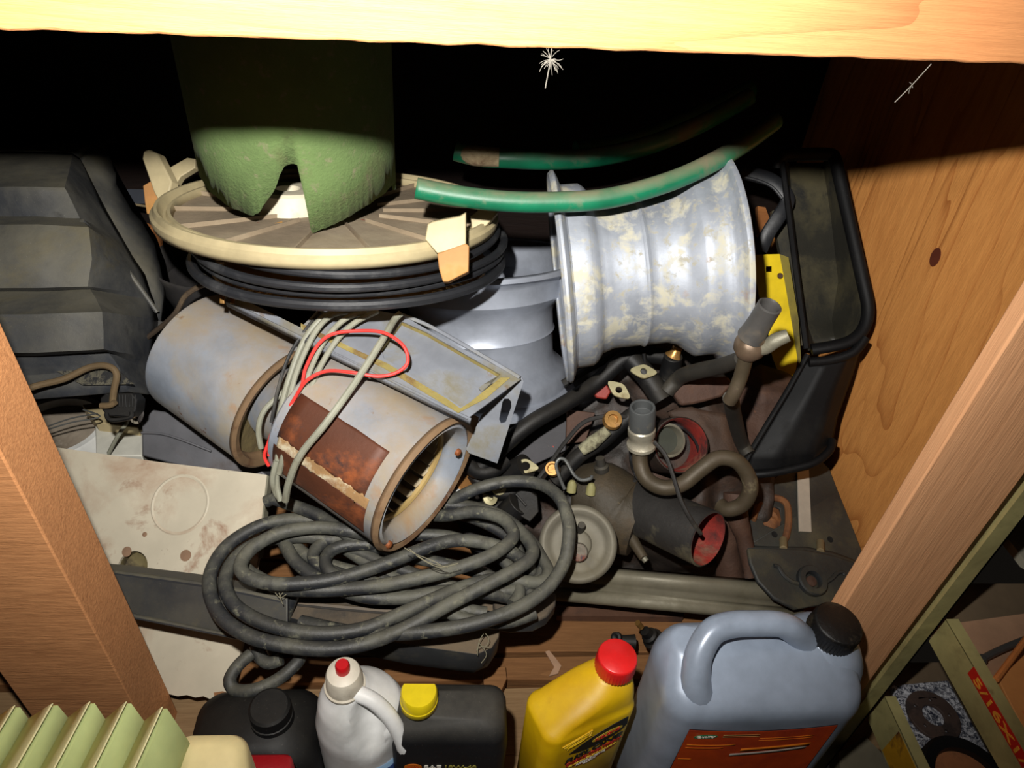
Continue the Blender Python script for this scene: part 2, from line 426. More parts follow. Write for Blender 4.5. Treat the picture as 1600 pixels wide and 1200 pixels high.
# ------------------------------------------------------------------ bottles at the front
m_yellow = grime('yellow_plastic', (246, 190, 14), .38, 0, [((190, 130, 10), 18, .62, .8)], .04, dust=((150, 120, 60), .25))
m_redcap = grime('red_cap', (226, 34, 34), .35, 0, [], .03, speckle=.5)
m_black = flat('ink_black', (18, 24, 20), .5); m_inkred = flat('ink_red', (196, 34, 20), .5); m_inkwhite = flat('ink_white', (222, 214, 200), .5)
m_inkyel = flat('ink_yellow', (232, 200, 60), .5)
def cap(g, c, r, h, n=36, ax=EZ, flute=.04):
    x = ax.orthogonal().normalized(); y = ax.cross(x)
    def ring(rr, hh, fl): return [c + ax * hh + (x * math.cos(2 * math.pi * i / (n * 2)) + y * math.sin(2 * math.pi * i / (n * 2))) * rr * (1 - (fl if i % 2 else 0)) for i in range(n * 2)]
    return g.loft([ring(r * .98, 0, flute), ring(r, h * .1, flute), ring(r * .98, h * .82, flute), ring(r * .94, h * .95, 0), ring(r * .88, h, 0)])
def rot(a): a = math.radians(a); return Vector((math.cos(a), math.sin(a), 0)), Vector((-math.sin(a), math.cos(a), 0))

# engine treatment bottle: yellow, red cap
t = thing('engine_treatment_bottle', 'yellow plastic bottle with red screw cap and black swoosh label reading RISLONE', 'bottle')
e1, e2 = rot(22); cz = .262
ct = Zh(966, 1031, cz)
hw, hd = .049, .027
base = Vector((ct.x, ct.y, 0)) - e1 * (hw - .0205) + e2 * .002
rings = []
for z, l, r_, dd, rc in ((.0, .004, .004, .004, .016), (.004, 0, 0, 0, .018), (.202, 0, 0, 0, .014), (.206, .0015, .001, .001, .014), (.208, .005, .001, .0025, .014), (.216, .016, .001, .003, .015), (.227, .036, .0015, .004, .018), (.235, .050, .003, .007, .018), (.241, .058, .008, .013, .0165), (.243, .061, .012, .017, .0125)):
    a, b = -hw + l, hw - r_
    rings.append(rrect(base + e1 * ((a + b) / 2) + EZ * z, e1, e2, (b - a) / 2, hd - dd, min(rc, (b - a) / 2 - .001, hd - dd - .0005), 6))
g = G().loft(rings)
# shallow waist groove where the grip meets the shoulder
bd = obj('body', g, m_yellow, t, ang=50)
cc = base + e1 * (hw - .0205) + EZ * .243
obj('neck', G().cyl(cc, cc + EZ * .006, .0115), m_yellow, t)
obj('cap', cap(G(), cc + EZ * .004, .0188, .019, 40), m_redcap, t, ang=50)
# raised wing emblem on the sloping shoulder
n0 = -e2
def onface(u, z, off=.0006): return base + e1 * u + EZ * (z + .034) - e2 * (hd + off)
g = G()
sl = Vector((0, 0, 0))
def onsh(u, w, off=.0008):
    # point on the sloping front-left shoulder: u along e1 from left, w up the slope
    return base + e1 * (-hw + .012 + u) + EZ * (.190 + w + u * .30) - e2 * (hd + off - .0004)
for k in range(4): g.tube([onsh(.004 + .002 * k, -.003 - .004 * k + .006), onsh(.018, .001 - .0032 * k + .002), onsh(.034, .0015 - .0032 * k + .002)], .0006, 6, sub=4)
g.tube([onsh(.019 + .011 * math.cos(a), .001 + .0042 * math.sin(a) - .003, .0012) for a in [i * math.pi / 8 for i in range(16)]], .0006, 6, closed=True, sub=2)
obj('wing_emblem', g, m_yellow, t)
# printed label
sw = [onface(-.024, .140), onface(-.012, .149), onface(.004, .1575), onface(.020, .163), onface(.036, .166), onface(.038, .150), onface(.032, .142), onface(.018, .136), onface(0, .134), onface(-.014, .136)]
obj('label_swoosh', G().plate([sw], -e2 * .0003), m_black, bd, 'black swoosh')
oc = onface(.016, .1485, .0012)
tl = (e1 * .97 + EZ * .12).normalized()
obj('label_oval', G().plate([[oc + tl * .0165 * math.cos(a) + EZ * .0052 * math.sin(a) for a in [i * math.pi / 14 for i in range(28)]]], -e2 * .0002), m_inkyel, bd, 'yellow oval')
text('RISLONE', oc - e2 * .0004, tl, EZ, .026, .0054, m_inkred, bd)
text('RISLONE', onface(.005, .1285, .0007), tl, EZ, .062, .0095, m_black, bd, shear=.15)
text('ENGINE TREATMENT', onface(.006, .1195, .0007), tl, EZ, .060, .0066, m_inkred, bd)
arr = [onface(-.024, .1145, .0004), onface(.032, .1155, .0004), onface(.030, .111, .0004), onface(.008, .1015, .0004), onface(-.004, .1015, .0004), onface(-.022, .110, .0004)]
obj('label_band', G().plate([arr], -e2 * .0002), m_inkred, bd, 'red chevron band')
text('CONCENTRATED ZINC SUPPLEMENT', onface(.005, .1134, .0010), tl, EZ, .052, .0026, m_inkyel, bd)
text('KEEPS ENGINE', onface(.004, .1088, .0010), tl, EZ, .032, .0034, m_inkwhite, bd)
text('CLEAN', onface(.003, .1042, .0010), tl, EZ, .014, .0034, m_inkwhite, bd)
text('2', onface(-.024, .098, .0010), tl, EZ, .003, .0044, m_black, bd)

# black motor oil bottle with yellow cap
m_blkbot = grime('black_bottle', (30, 30, 32), .5, 0, [((62, 60, 56), 9, .55, .8)], .05, dust=((92, 88, 78), .5), speckle=.25, spec=.3)
m_yelcap = grime('yellow_cap', (226, 200, 22), .4, 0, [], .03)
t = thing('motor_oil_bottle', 'black plastic motor oil bottle with a flat-backed yellow cap', 'bottle')
e1, e2 = rot(-1); ct = Zh(653, 1078, .238); hw, hd = .053, .030
base = Vector((ct.x, ct.y, 0)) + e1 * (hw - .023) - e2 * .002
rings = []
for z, l, r_, dd, rc in ((0, .003, .003, .003, .012), (.003, 0, 0, 0, .014), (.180, 0, 0, 0, .014), (.186, .001, .001, .002, .014), (.196, .001, .0015, .002, .014), (.205, .002, .003, .005, .014), (.211, .005, .006, .010, .016), (.215, .009, .016, .016, .0135), (.218, .013, .060, .018, .0115)):
    a, b = -hw + l, hw - r_
    rings.append(rrect(base + e1 * ((a + b) / 2) + EZ * z, e1, e2, (b - a) / 2, hd - dd, min(rc, (b - a) / 2 - .001, hd - dd - .0004), 6))
bd = obj('body', G().loft(rings), m_blkbot, t, ang=50)
cc = base - e1 * (hw - .024) + EZ * .217
obj('neck', G().cyl(cc, cc + EZ * .006, .0115), m_blkbot, t)
g = G(); n = 40
def dring(r, h, flat_): 
    o = []
    for i in range(n):
        a = 2 * math.pi * i / n; x, y = math.cos(a) * r, math.sin(a) * r
        if flat_: y = min(y, r * .42)
        o.append(cc + e1 * x + e2 * y + EZ * h)
    return o
g.loft([dring(.0160, .002, True), dring(.0168, .003, True), dring(.0168, .010, True), dring(.0163, .0105, True), dring(.0163, .021, True), dring(.0150, .0235, True)])
obj('cap', g, m_yelcap, t, ang=40)
def onface(u, z, off=.0006): return base + e1 * u + EZ * (z + .020) - e2 * (hd + off)
oc = onface(-.033, .140)
obj('shell_logo', G().plate([[oc + e1 * .0082 * math.cos(a) + EZ * .0062 * math.sin(a) for a in [i * math.pi / 12 for i in range(24)]]], -e2 * .0003), flat('logo_orange', (226, 120, 20), .5), bd, 'orange shell emblem')
g = G()
for k in range(-3, 4): g.tube([oc - e2 * .0005 - EZ * .0055, oc - e2 * .0005 + e1 * (.0019 * k) + EZ * (.0052 - .0004 * k * k)], .00025, 4, sub=1)
obj('shell_ribs', g, m_inkred, bd)
text('SAE', onface(-.015, .1395), e1, EZ, .016, .0062, m_inkwhite, bd)
text('10W-40', onface(.011, .1395), e1, EZ, .029, .0062, flat('ink_olive', (150, 140, 60), .5), bd)
text('Formula', onface(-.031, .1290), e1, EZ, .017, .0044, flat('ink_grey', (120, 110, 70), .5), bd)
text('Shell', onface(-.0095, .1300), e1, EZ, .022, .0062, m_inkwhite, bd)
g = G().add([onface(-.038, .1215), onface(.038, .1265), onface(.037, .1285), onface(-.020, .1240)], [(0, 1, 2, 3)])
obj('yellow_stripe', g, m_inkyel, bd, solid=.0003)

# white jug with red tip
m_whitebot = grime('white_bottle', (232, 232, 228), .4, 0, [((176, 172, 162), 7, .60, .85)], .04, dust=((150, 144, 130), .35))
t = thing('white_squeeze_jug', 'dirty white plastic jug with a looped handle and a red tip on its cap', 'bottle')
ct = Zh(536, 1048, .262); base = Vector((ct.x + .012, ct.y, 0))
rings = []
n = 40
def orv(z, cx, rx, ry): return [base + EZ * z + EX * (cx + rx * math.cos(2 * math.pi * i / n)) + EY * (ry * math.sin(2 * math.pi * i / n)) for i in range(n)]
for z, cx, rx, ry in ((0, -.002, .036, .032), (.004, -.002, .040, .036), (.150, -.002, .041, .037), (.182, -.001, .042, .038), (.200, .0, .040, .036), (.214, -.002, .036, .032), (.224, -.006, .029, .026), (.232, -.010, .021, .020), (.240, -.012, .0165, .0165)):
    rings.append(orv(z, cx, rx, ry))
rings = sub_rows(rings, 1, 3)
g = G().loft(rings)
for v in g.v:   # the thumb recess beside the handle
    px, py = proj(v)
    if v.y < base.y + .01:
        q = ((px - 574) / 20) ** 2 + ((py - 1135) / 40) ** 2
        if q < 1.6: v += F * .020 * max(0, 1 - q / 1.6) ** .6
bd = obj('body', g, m_whitebot, t, ang=60)
hz = lambda x, z, y=-.020: base + EX * x + EZ * z + EY * y
obj('handle', G().tube([hz(-.006, .238, -.006), hz(.012, .235, -.012), hz(.027, .221, -.019), hz(.037, .199, -.026), hz(.041, .174, -.029), hz(.037, .146, -.022), hz(.024, .128, -.008)], .0072, 12, sub=6), m_whitebot, t)
cc = base + EX * -.012 + EZ * .236
obj('cap', G().lathe(cc, EZ, [(.0175, 0), (.018, .001), (.018, .004), (.0165, .005), (.0155, .020), (.014, .024), (.008, .027), (.006, .027), (.006, .030), (.0001, .030)], 32), grime('cap_cream', (200, 192, 175), .5, 0, [((140, 130, 112), 14, .5, .8)], .05), t)
obj('red_tip', G().lathe(cc + EZ * .026, EZ, [(.0062, 0), (.0062, .009), (.0052, .011), (.0001, .011)], 20), grime('red_tip', (178, 16, 24), .4), t)
lb = [base + EZ * z + EX * (.0455 * math.cos(a)) + EY * (.0385 * math.sin(a)) for z in (.02, .140) for a in ()]
g = G().grid([[base + EZ * z + EX * (.0406 * math.cos(a)) + EY * (.0366 * math.sin(a)) for a in [math.radians(q) for q in range(200, 341, 10)]] for z in (.02, .150)])
obj('paper_label', g, flat('label_pale_blue', (120, 150, 178), .6), t, 'pale blue label', solid=.0004)
c0 = base + EZ * .118 + Vector((0, -.0393, 0))
obj('label_band', G().grid([[base + EZ * z + EX * (.0409 * math.cos(a)) + EY * (.0369 * math.sin(a)) for a in [math.radians(q) for q in range(200, 341, 10)]] for z in (.02, .140)]), flat('label_navy', (22, 46, 92), .6), t, 'dark blue label print', solid=.0004)

# black jerry container with a ribbed neck, and a red cap beside it
m_blk = grime('black_plastic', (17, 17, 18), .5, 0, [((38, 36, 33), 8, .55, .8)], .05, dust=((64, 60, 52), .3), speckle=.2, spec=.3)
t = thing('black_container', 'squat black plastic container with a thick neck below the hose loop', 'container')
cc = Zh(424, 1096, .19); e1, e2 = rot(2)
bc = Vector((cc.x - .018, cc.y - .010, 0))
rings = [rrect(bc + EZ * z + e1 * sx, e1, e2, a, b, c_, 6) for z, sx, a, b, c_ in ((0, 0, .058, .042, .02), (.004, 0, .061, .045, .022), (.135, 0, .061, .045, .022), (.150, 0, .058, .042, .024), (.160, .002, .050, .036, .026), (.168, .006, .034, .028, .024), (.172, .010, .022, .020, .018))]
bd = obj('body', G().loft(rings), m_blk, t, ang=50)
c2 = bc + e1 * .018 + e2 * .003 + EZ * .168
obj('neck', G().lathe(c2, EZ, [(.020, -.004), (.0195, .010), (.0185, .0105), (.0185, .012), (.0190, .0125), (.0188, .024), (.0165, .026), (.0001, .026)], 28), m_blk, t)
cc = Zh(412, 1200, .205)
t = thing('red_container', 'red plastic container top at the bottom edge in front of the black container', 'container')
rings = [rrect(cc + EZ * z, EX, EY, a, b, .008, 4) for z, a, b in ((-.05, .023, .012), (-.002, .023, .012), (.0, .021, .010))]
obj('body', G().loft(rings), grime('deep_red', (150, 14, 24), .4), t, ang=50)

# big blue-grey oil jug
m_jug = grime('jug_blue_grey', (160, 172, 190), .32, .12, [((140, 150, 166), 5, .5, .8)], .02, spec=.5)
t = thing('engine_oil_jug', 'large blue-grey oil jug with carry handle, black cap and orange label', 'jug')
ct = Zh(1308, 974, .306); e1, e2 = rot(1)
hw, hd = .092, .043
base = Vector((ct.x, ct.y, 0)) - e1 * (hw - .026) - e2 * .015
prof = ((-.021, .003, .003, .003, .003, .02), (-.017, 0, 0, 0, 0, .024), (.222, 0, 0, 0, 0, .026), (.225, -.001, -.001, -.001, 0, .026), (.236, -.0005, .0, .0, 0, .028), (.244, .001, .002, .005, .001, .028), (.251, .004, .005, .018, .003, .026), (.258, .007, .009, .030, .008, .020), (.264, .011, .016, .040, .014, .014), (.267, .015, .022, .046, .018, .009))
rings = []
for z, l, r_, fr, bk, rc in prof:
    a, b = -hw + l, hw - r_; c_, d_ = -hd + fr, hd - bk
    rings.append(rrect(base + e1 * ((a + b) / 2) + e2 * ((c_ + d_) / 2) + EZ * z, e1, e2, (b - a) / 2, (d_ - c_) / 2, min(rc, (d_ - c_) / 2 - .001), 8))
bd = obj('body', G().loft(rings), m_jug, t, ang=60, subd=1)
P = lambda u, v, z: base + e1 * u + e2 * v + EZ * z
cc = P(hw - .026, .016, .262)
# neck dome
obj('neck', G().lathe(cc - EZ * .03, EZ, [(.042, -.004), (.040, .006), (.034, .018), (.027, .028), (.022, .033), (.0195, .036), (.0001, .036)], 36), m_jug, t, ang=60)
LZ = EZ * .0215
obj('handle', G().tube([Zh(1094, 1096, 0.243) - LZ, Zh(1090, 1084, 0.260) - LZ, Zh(1087, 1060, 0.276) - LZ, Zh(1092, 1022, 0.292) - LZ, Zh(1112, 988, 0.305) - LZ, Zh(1142, 976, 0.309) - LZ, Zh(1182, 974, 0.309) - LZ, Zh(1216, 975, 0.308) - LZ, Zh(1238, 984, 0.301) - LZ, Zh(1256, 1000, 0.284) - LZ], .0105, 16, sub=6, rr=[.017, .0145, .0130, .0122, .0118, .0115, .0112, .0112, .012, .013]), m_jug, t, ang=60)
obj('cap', cap(G(), cc + EZ * .004, .0225, .020, 44, (EZ + EX * .08 + EY * -.05).normalized(), .05), grime('oily_black_cap', (22, 20, 19), .4, 0, [((66, 56, 40), 40, .55, .7)], .3, 120), t, ang=50)
def onface(u, z, off=.0005): return base + e1 * u + EZ * (z + .026) - e2 * (hd + off)
def curve_top(u): return .196 - .010 * (1 - (u / .085) ** 2)
top = [onface(-.070 + .136 * i / 12, .1905 - .007 * (1 - ((i - 6) / 6) ** 2)) for i in range(13)]
m_lab = grime('label_orange', (214, 78, 22), .5, 0, [((156, 36, 12), 7, .45, .6), ((226, 110, 30), 5, .6, .7)], .0)
fr_ = flat('label_edge', (40, 26, 30), .6)
top2 = [p + EZ * .0012 for p in top]
obj('label_edge', G().plate([top2 + [onface(.068, .02), onface(-.072, .02)]], -e2 * .0002), fr_, bd)
lb = obj('label', G().plate([[p - e2 * .0003 for p in top] + [onface(.0665, .022, .0008), onface(-.0705, .022, .0008)]], -e2 * .0002), m_lab, t, 'orange label')
oc = onface(-.052, .1775, .0012)
m_green = flat('logo_green', (60, 140, 90), .5)
obj('oval_logo', G().plate([[oc + e1 * .011 * math.cos(a) + EZ * .0036 * math.sin(a) for a in [i * math.pi / 12 for i in range(24)]]], -e2 * .0002), m_green, lb, 'green oval logo')
text('Quality', oc - e2 * .0004, e1, EZ, .017, .0040, m_inkwhite, lb)
g = G()
def strip(u0, z0, u1, z1, h, sag=.0): 
    n = 8; a = []; b_ = []
    for i in range(n + 1):
        f_ = i / n; u = u0 + (u1 - u0) * f_; z = z0 + (z1 - z0) * f_ - sag * 4 * f_ * (1 - f_)
        a.append(onface(u, z + h / 2, .0012)); b_.append(onface(u, z - h / 2, .0012))
    return [a, b_]
for s_ in (strip(-.036, .1785, -.002, .1775, .0022), strip(-.036, .1755, -.002, .1745, .0014)): g.grid(s_)
obj('small_print', g, flat('print_tan', (180, 140, 80), .6), lb, solid=.0002)
g = G()
for s_ in (strip(-.066, .163, -.020, .160, .0022, .002), strip(-.066, .157, -.030, .154, .0018, .001), strip(0, .1705, .05, .1735, .0010, .001), strip(0, .1665, .05, .1695, .0010, .001), strip(-.068, .135, -.055, .133, .002)): g.grid(s_)
g.grid(strip(-.012, .148, .052, .156, .0065, .001))
obj('stripes', g, flat('print_orange', (220, 120, 20), .6), lb, solid=.0002)
obj('silver_swoosh', G().grid(strip(-.020, .139, .050, .150, .0048, .002)), flat('print_silver', (170, 160, 150), .5), lb, 'silver swoosh', solid=.0003)
tilt(t, 0, ct, None, EZ * .0215)

# pale green ribbed metal radiator at the bottom left
m_pg = grime('pale_green_enamel', (160, 174, 118), .5, 0, [((150, 148, 150), 9, .68, .72)], .03)
t = thing('ribbed_radiator', 'pale green ribbed metal radiator cover at the bottom left corner', 'radiator')
zr = .47
pk = [Zh(x, y, zr) for x, y in ((-90, 1106), (-32, 1106), (26, 1105), (85, 1102), (143, 1099), (200, 1099), (256, 1107))]
vl = [Zh(x, y, zr - .012) for x, y in ((-61, 1128), (-3, 1128), (48, 1128), (110, 1126), (168, 1129), (229, 1132))]
line = [pk[0]]
for i in range(6):
    line += [vl[i], pk[i + 1] - EX * .0014 - EZ * .0008, pk[i + 1] + EX * .0014 - EZ * .0006]
e_ = Zh(292, 1156, zr - .016); line += [e_, e_ + EX * .001 - EZ * .03]
bk_ = Vector((-.12, -1, -.03)).normalized() * .16
g = G().grid([line, [p + bk_ * .5 for p in line], [p + bk_ for p in line]])
obj('ribbed_sheet', g, m_pg, t, solid=.0012, ang=20)
m_str = grime('lit_ridge_strip', (214, 214, 168), .5, 0, [((150, 148, 156), 14, .62, .68)], .03)  # pale cream paints light onto the ridge flanks; grey patches are wear
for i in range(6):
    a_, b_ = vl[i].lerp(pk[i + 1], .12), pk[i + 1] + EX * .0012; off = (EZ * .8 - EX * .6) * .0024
    obj('lit_ridge_strip', G().grid([[a_ + off, a_.lerp(b_, .93) + off, b_ + off * .9], [a_ + off + bk_, a_.lerp(b_, .93) + off + bk_, b_ + off * .9 + bk_]]), m_str, t, 'pale cream strip along the ridge, light put into its colour', solid=.0006)
g = G(); c0 = Zh(300, 1172, zr - .014)
rings = [rrect(Zh(330, 1195, zr - .02) + EZ * z + EX * dx, EX, (EY * .95 + EX * -.3).normalized(), a, b, .008, 6) for z, a, b, dx in ((-.06, .019, .020, 0), (-.008, .019, .020, 0), (-.002, .017, .017, 0), (.001, .010, .010, 0))]
obj('end_cap', g.loft(rings), grime('end_cream', (186, 174, 128), .5, 0, [((190, 150, 110), 10, .6, .8)], .03), t, ang=50)

# ------------------------------------------------------------------ the heap: large pieces
m_rim = grime('silver_rim', (158, 163, 172), .56, .35, [((176, 172, 154), 38, .50, .62), ((150, 146, 132), 90, .56, .66), ((150, 112, 74), 12, .62, .74), ((104, 62, 40), 26, .70, .76)], .10)
m_rim2 = grime('silver_rim_clean', (166, 172, 184), .42, .4, [((170, 150, 120), 10, .68, .8)], .05)
# wheel rim lying on its side (silver, corroded)
def rim_prof(w, k=1.0):
    return [(x * k, h * w) for x, h in ((.128, .0), (.131, .004 / .26), (.131, .02), (.1235, .035), (.116, .045), (.113, .06), (.112, .16), (.108, .185), (.098, .22), (.0925, .30), (.0925, .47), (.0945, .485), (.0925, .50), (.0925, .63), (.097, .70), (.108, .76), (.113, .79), (.113, .90), (.117, .935), (.1245, .965), (.132, .978), (.132, .995), (.129, 1.0))]
t = thing('corroded_wheel_rim', 'large silver wheel rim lying on its side with patches of cream corrosion', 'wheel rim')
c0 = A(872, 436, .80); ax = V(.99, .10, -.04)
prof = rim_prof(.183, .885)
g = G(); seg = 96; x_ = ax.orthogonal().normalized()
x_ = (U - ax * U.dot(ax)).normalized(); y_ = ax.cross(x_)
prf = []
for i in range(len(prof) - 1):
    for q in range(3): prf.append((prof[i][0] + (prof[i + 1][0] - prof[i][0]) * q / 3, prof[i][1] + (prof[i + 1][1] - prof[i][1]) * q / 3))
prf.append(prof[-1])
rows = [[c0 + ax * h + (x_ * math.cos(2 * math.pi * k / seg) + y_ * math.sin(2 * math.pi * k / seg)) * r for r, h in prf] for k in range(seg)]
m_ = len(prf); vs = [p for r in rows for p in r]; fs = []
for k in range(seg):
    for j in range(m_ - 1):
        a = k * m_ + j; b_ = ((k + 1) % seg) * m_ + j
        mid = (vs[a] + vs[b_ + 1]) / 2; px, py = proj(mid); ang = (k + .5) / seg * 360
        fs.append((a, b_, b_ + 1, a + 1))
g.add(vs, fs)
obj('barrel', g, m_rim, t, solid=.004, ang=40)
hub = c0 + ax * .15
obj('wheel_disc', G().plate([circ(hub, ax, .082, 40), circ(hub, ax, .03, 24)] + [circ(hub + (x_ * math.cos(a) + y_ * math.sin(a)) * .048, ax, .006, 12) for a in [i * math.pi / 2 for i in range(4)]], ax * .004), m_rim2, t)
# second rim standing upright behind
t = thing('upright_wheel_rim', 'silver wheel rim standing upright behind the blower, partly under the beige lid', 'wheel rim')
cb = A(756, 604, 1.025); ctp = A(750, 401, .955); ax = (ctp - cb); L = ax.length; ax.normalize()
prof = rim_prof(L, 1.045)
obj('barrel', G().lathe(cb, ax, prof, 96), m_rim2, t, solid=.004, ang=40)
obj('wheel_disc', G().plate([circ(cb + ax * L * .45, ax, .08, 40), circ(cb + ax * L * .45, ax, .028, 24)], ax * .004), grime('rim_inside', (150, 140, 124), .6, .3, [((150, 100, 60), 16, .5, .7)], .1), t)
k = 0

# green tube standing on the lid, torn at its lower edge
m_gt = grime('green_fibre', (96, 118, 68), .95, 0, [((128, 124, 96), 90, .56, .72), ((100, 88, 62), 9, .55, .8), ((84, 70, 56), 30, .66, .78)], .5, 300, var=.2)
lidn = (EZ + EY * .20 - EX * .0).normalized()
LC = A(520, 322, .80); LR = pr(258, .80)
tc_ = A(469, 262, .775); tr = pr(148, .755)
edge = [(300, 262), (313, 272), (330, 298), (360, 322), (395, 336), (405, 332), (418, 312), (430, 296), (438, 272), (446, 257), (458, 254), (470, 258), (470, 280), (478, 318), (483, 342), (485, 364), (510, 354), (540, 340), (575, 318), (600, 300), (621, 278), (640, 262)]
def ey(x):
    for i in range(len(edge) - 1):
        if edge[i][0] <= x <= edge[i + 1][0] and edge[i + 1][0] > edge[i][0]:
            f_ = (x - edge[i][0]) / (edge[i + 1][0] - edge[i][0]); return edge[i][1] * (1 - f_) + edge[i + 1][1] * f_
    return edge[0][1] if x < edge[0][0] else edge[-1][1]
seg = 220; low = []
for k in range(seg):
    a = 2 * math.pi * k / seg; p = Vector((tc_.x + math.cos(a) * tr, tc_.y + math.sin(a) * tr, 0))
    if math.sin(a) > .12: low.append(LC.z + .012 + .004 * math.sin(a * 5)); continue
    zb, bd_ = .5, 1e9
    z = LC.z - .02
    while z < .80:
        p.z = z; x, y = proj(p); e = abs(y - ey(x))
        if e < bd_: bd_, zb = e, z
        z += .0012
    low.append(zb)
rows = []
for k in range(seg):
    a = 2 * math.pi * k / seg; b0 = low[k]
    rows.append([Vector((tc_.x + math.cos(a) * tr, tc_.y + math.sin(a) * tr, b0 + (.835 - b0) * q / 6)) for q in range(7)])
solo('green_tube', G().grid(rows, close_v=True), m_gt, 'rough green fibre tube standing on the beige lid, its lower edge torn in a V', 'tube', solid=.004, ang=30)

# beige lid
m_lid = grime('beige_plastic', (172, 158, 122), .55, 0, [((160, 150, 90), 6, .66, .8), ((140, 90, 60), 24, .74, .8)], .06)
m_lidd = grime('beige_dusty', (136, 120, 98), .9, 0, [((164, 150, 126), 8, .5, .75), ((132, 70, 44), 26, .72, .76)], .25, 90)
t = thing('round_plastic_lid', 'large round beige plastic lid with raised rim and snap tabs below the green tube', 'lid')
prof = [(LR * .99, -.012), (LR, -.006), (LR, -.002), (LR * .985, .000), (LR * .975, .005), (LR * .965, .005), (LR * .955, .0), (LR * .94, -.003), (LR * .92, -.003), (LR * .91, .001), (LR * .90, .001), (LR * .89, -.007)]
obj('rim', G().lathe(LC, lidn, prof, 96), m_lid, t, solid=.002, ang=30)
obj('lid_panel', G().plate([circ(LC - lidn * .006, lidn, LR * .90, 72)], -lidn * .003), m_lidd, t, 'dusty recessed panel')
lx = (EX - lidn * EX.dot(lidn)).normalized(); ly = lidn.cross(lx)
for i in range(14):
    a = 2 * math.pi * (i + .35) / 14; d = lx * math.cos(a) + ly * math.sin(a); s_ = lidn.cross(d)
    p0, p1 = LC + d * LR * .30, LC + d * LR * .90
    g = G().add([p0 - s_ * .0011 - lidn * .010, p0 + s_ * .0011 - lidn * .010, p0 + s_ * .0008 - lidn * .0020, p0 - s_ * .0008 - lidn * .0020,
                 p1 - s_ * .0011 - lidn * .010, p1 + s_ * .0011 - lidn * .010, p1 + s_ * .0008 - lidn * .0012, p1 - s_ * .0008 - lidn * .0012], [(0, 1, 2, 3), (4, 7, 6, 5), (0, 4, 5, 1), (1, 5, 6, 2), (2, 6, 7, 3), (3, 7, 4, 0)])
    obj('rib', g, m_lidd, t)
hb = Ph(452, 318, LC, lidn)
obj('hub', G().lathe(hb, lidn, [(.042, -.012), (.038, .014), (.034, .017), (.014, .017), (.012, .010), (.0001, .010)], 32), grime('hub_white', (205, 196, 172), .6, 0, [((120, 96, 76), 9, .6, .8)], .1), t, 'cream raised hub')
for px, py, cl in ((398, 353, (120, 66, 46)), (432, 351, (206, 150, 70)), (566, 346, (140, 76, 56))):
    c = Ph(px, py, LC - lidn * .008, lidn); g = G().lathe(c, lidn, [(.0085, 0), (.007, .0014), (.0001, .0018)], 14); lump(g, .002, 130, px); obj('rust_flake', g, flat('flake%d' % px, cl, .9), t)
# right snap tab (orange broken end) and left pair of tabs
def slab(pts, d0, d1, off): return G().prism([A(x, y, d0) for x, y in pts], [A(x, y, d0) + off for x, y in pts])
dR = (LC - CAM).dot(F)
g = slab([(668, 350), (676, 346), (718, 338), (728, 332), (728, 384), (700, 392), (683, 396), (664, 374)], .672, 0, F * .012 + U * .004); obj('tab', g, m_lid, t, bev=.001)
g = slab([(683, 396), (728, 380), (733, 384), (732, 424), (700, 440), (692, 440), (686, 420)], .668, 0, F * .014); obj('broken_tab_end', g, grime('orange_plastic', (172, 122, 70), .7, 0, [((160, 120, 60), 20, .5, .7)], .1), t, 'orange broken tab', bev=.001)
g = slab([(738, 360), (735, 338), (755, 322), (775, 318), (778, 332), (760, 352)], .75, 0, F * .01); obj('tab', g, m_lid, t, bev=.001)
g = slab([(224, 236), (232, 233), (246, 240), (268, 284), (262, 310), (250, 318), (240, 300), (222, 248)], .845, 0, F * .012 + R * .004); obj('tab', g, m_lid, t, bev=.0015)
g = slab([(223, 290), (240, 280), (247, 304), (250, 318), (236, 334), (229, 334), (226, 316)], .85, 0, F * .010); obj('broken_tab_end', g, MATS['orange_plastic'], t, bev=.001)
g = slab([(264, 262), (292, 246), (305, 248), (305, 262), (282, 276), (270, 296)], .86, 0, F * .012); obj('tab', g, m_lid, t, bev=.001)

# black rubber rings under the lid
m_rub = grime('black_rubber', (44, 45, 47), .6, 0, [((92, 88, 80), 12, .52, .75)], .12, dust=((104, 98, 84), .45))
m_rub2 = grime('black_rubber_ring', (34, 35, 38), .45, 0, [((66, 66, 66), 14, .55, .75)], .1)
labs = ('uppermost black rubber ring directly under the beige lid', 'second black rubber ring below the beige lid', 'third black rubber ring, sagging at the left', 'lowest thick black rubber ring with a highlight, below the beige lid')
for i, (off, rr_, dx, dy, r_) in enumerate(((-.016, .890, .020, -.010, .0042), (-.0265, .915, .021, -.011, .0044), (-.037, .885, .023, -.008, .0040), (-.048, .905, .022, -.009, .0054))):
    c = LC + lidn * off + Vector((dx, dy, 0)); pts = []
    for k in range(28):
        a = 2 * math.pi * k / 28; w = .004 * math.sin(3 * a + i)
        pts.append(c + (lx * math.cos(a) + ly * math.sin(a)) * (LR * rr_ + w) + lidn * (.0015 * math.sin(2 * a + i * .7)))
    solo('rubber_ring', G().tube(pts, r_, 10, closed=True, sub=4), m_rub2, labs[i], 'ring', 'black rubber rings under the lid')
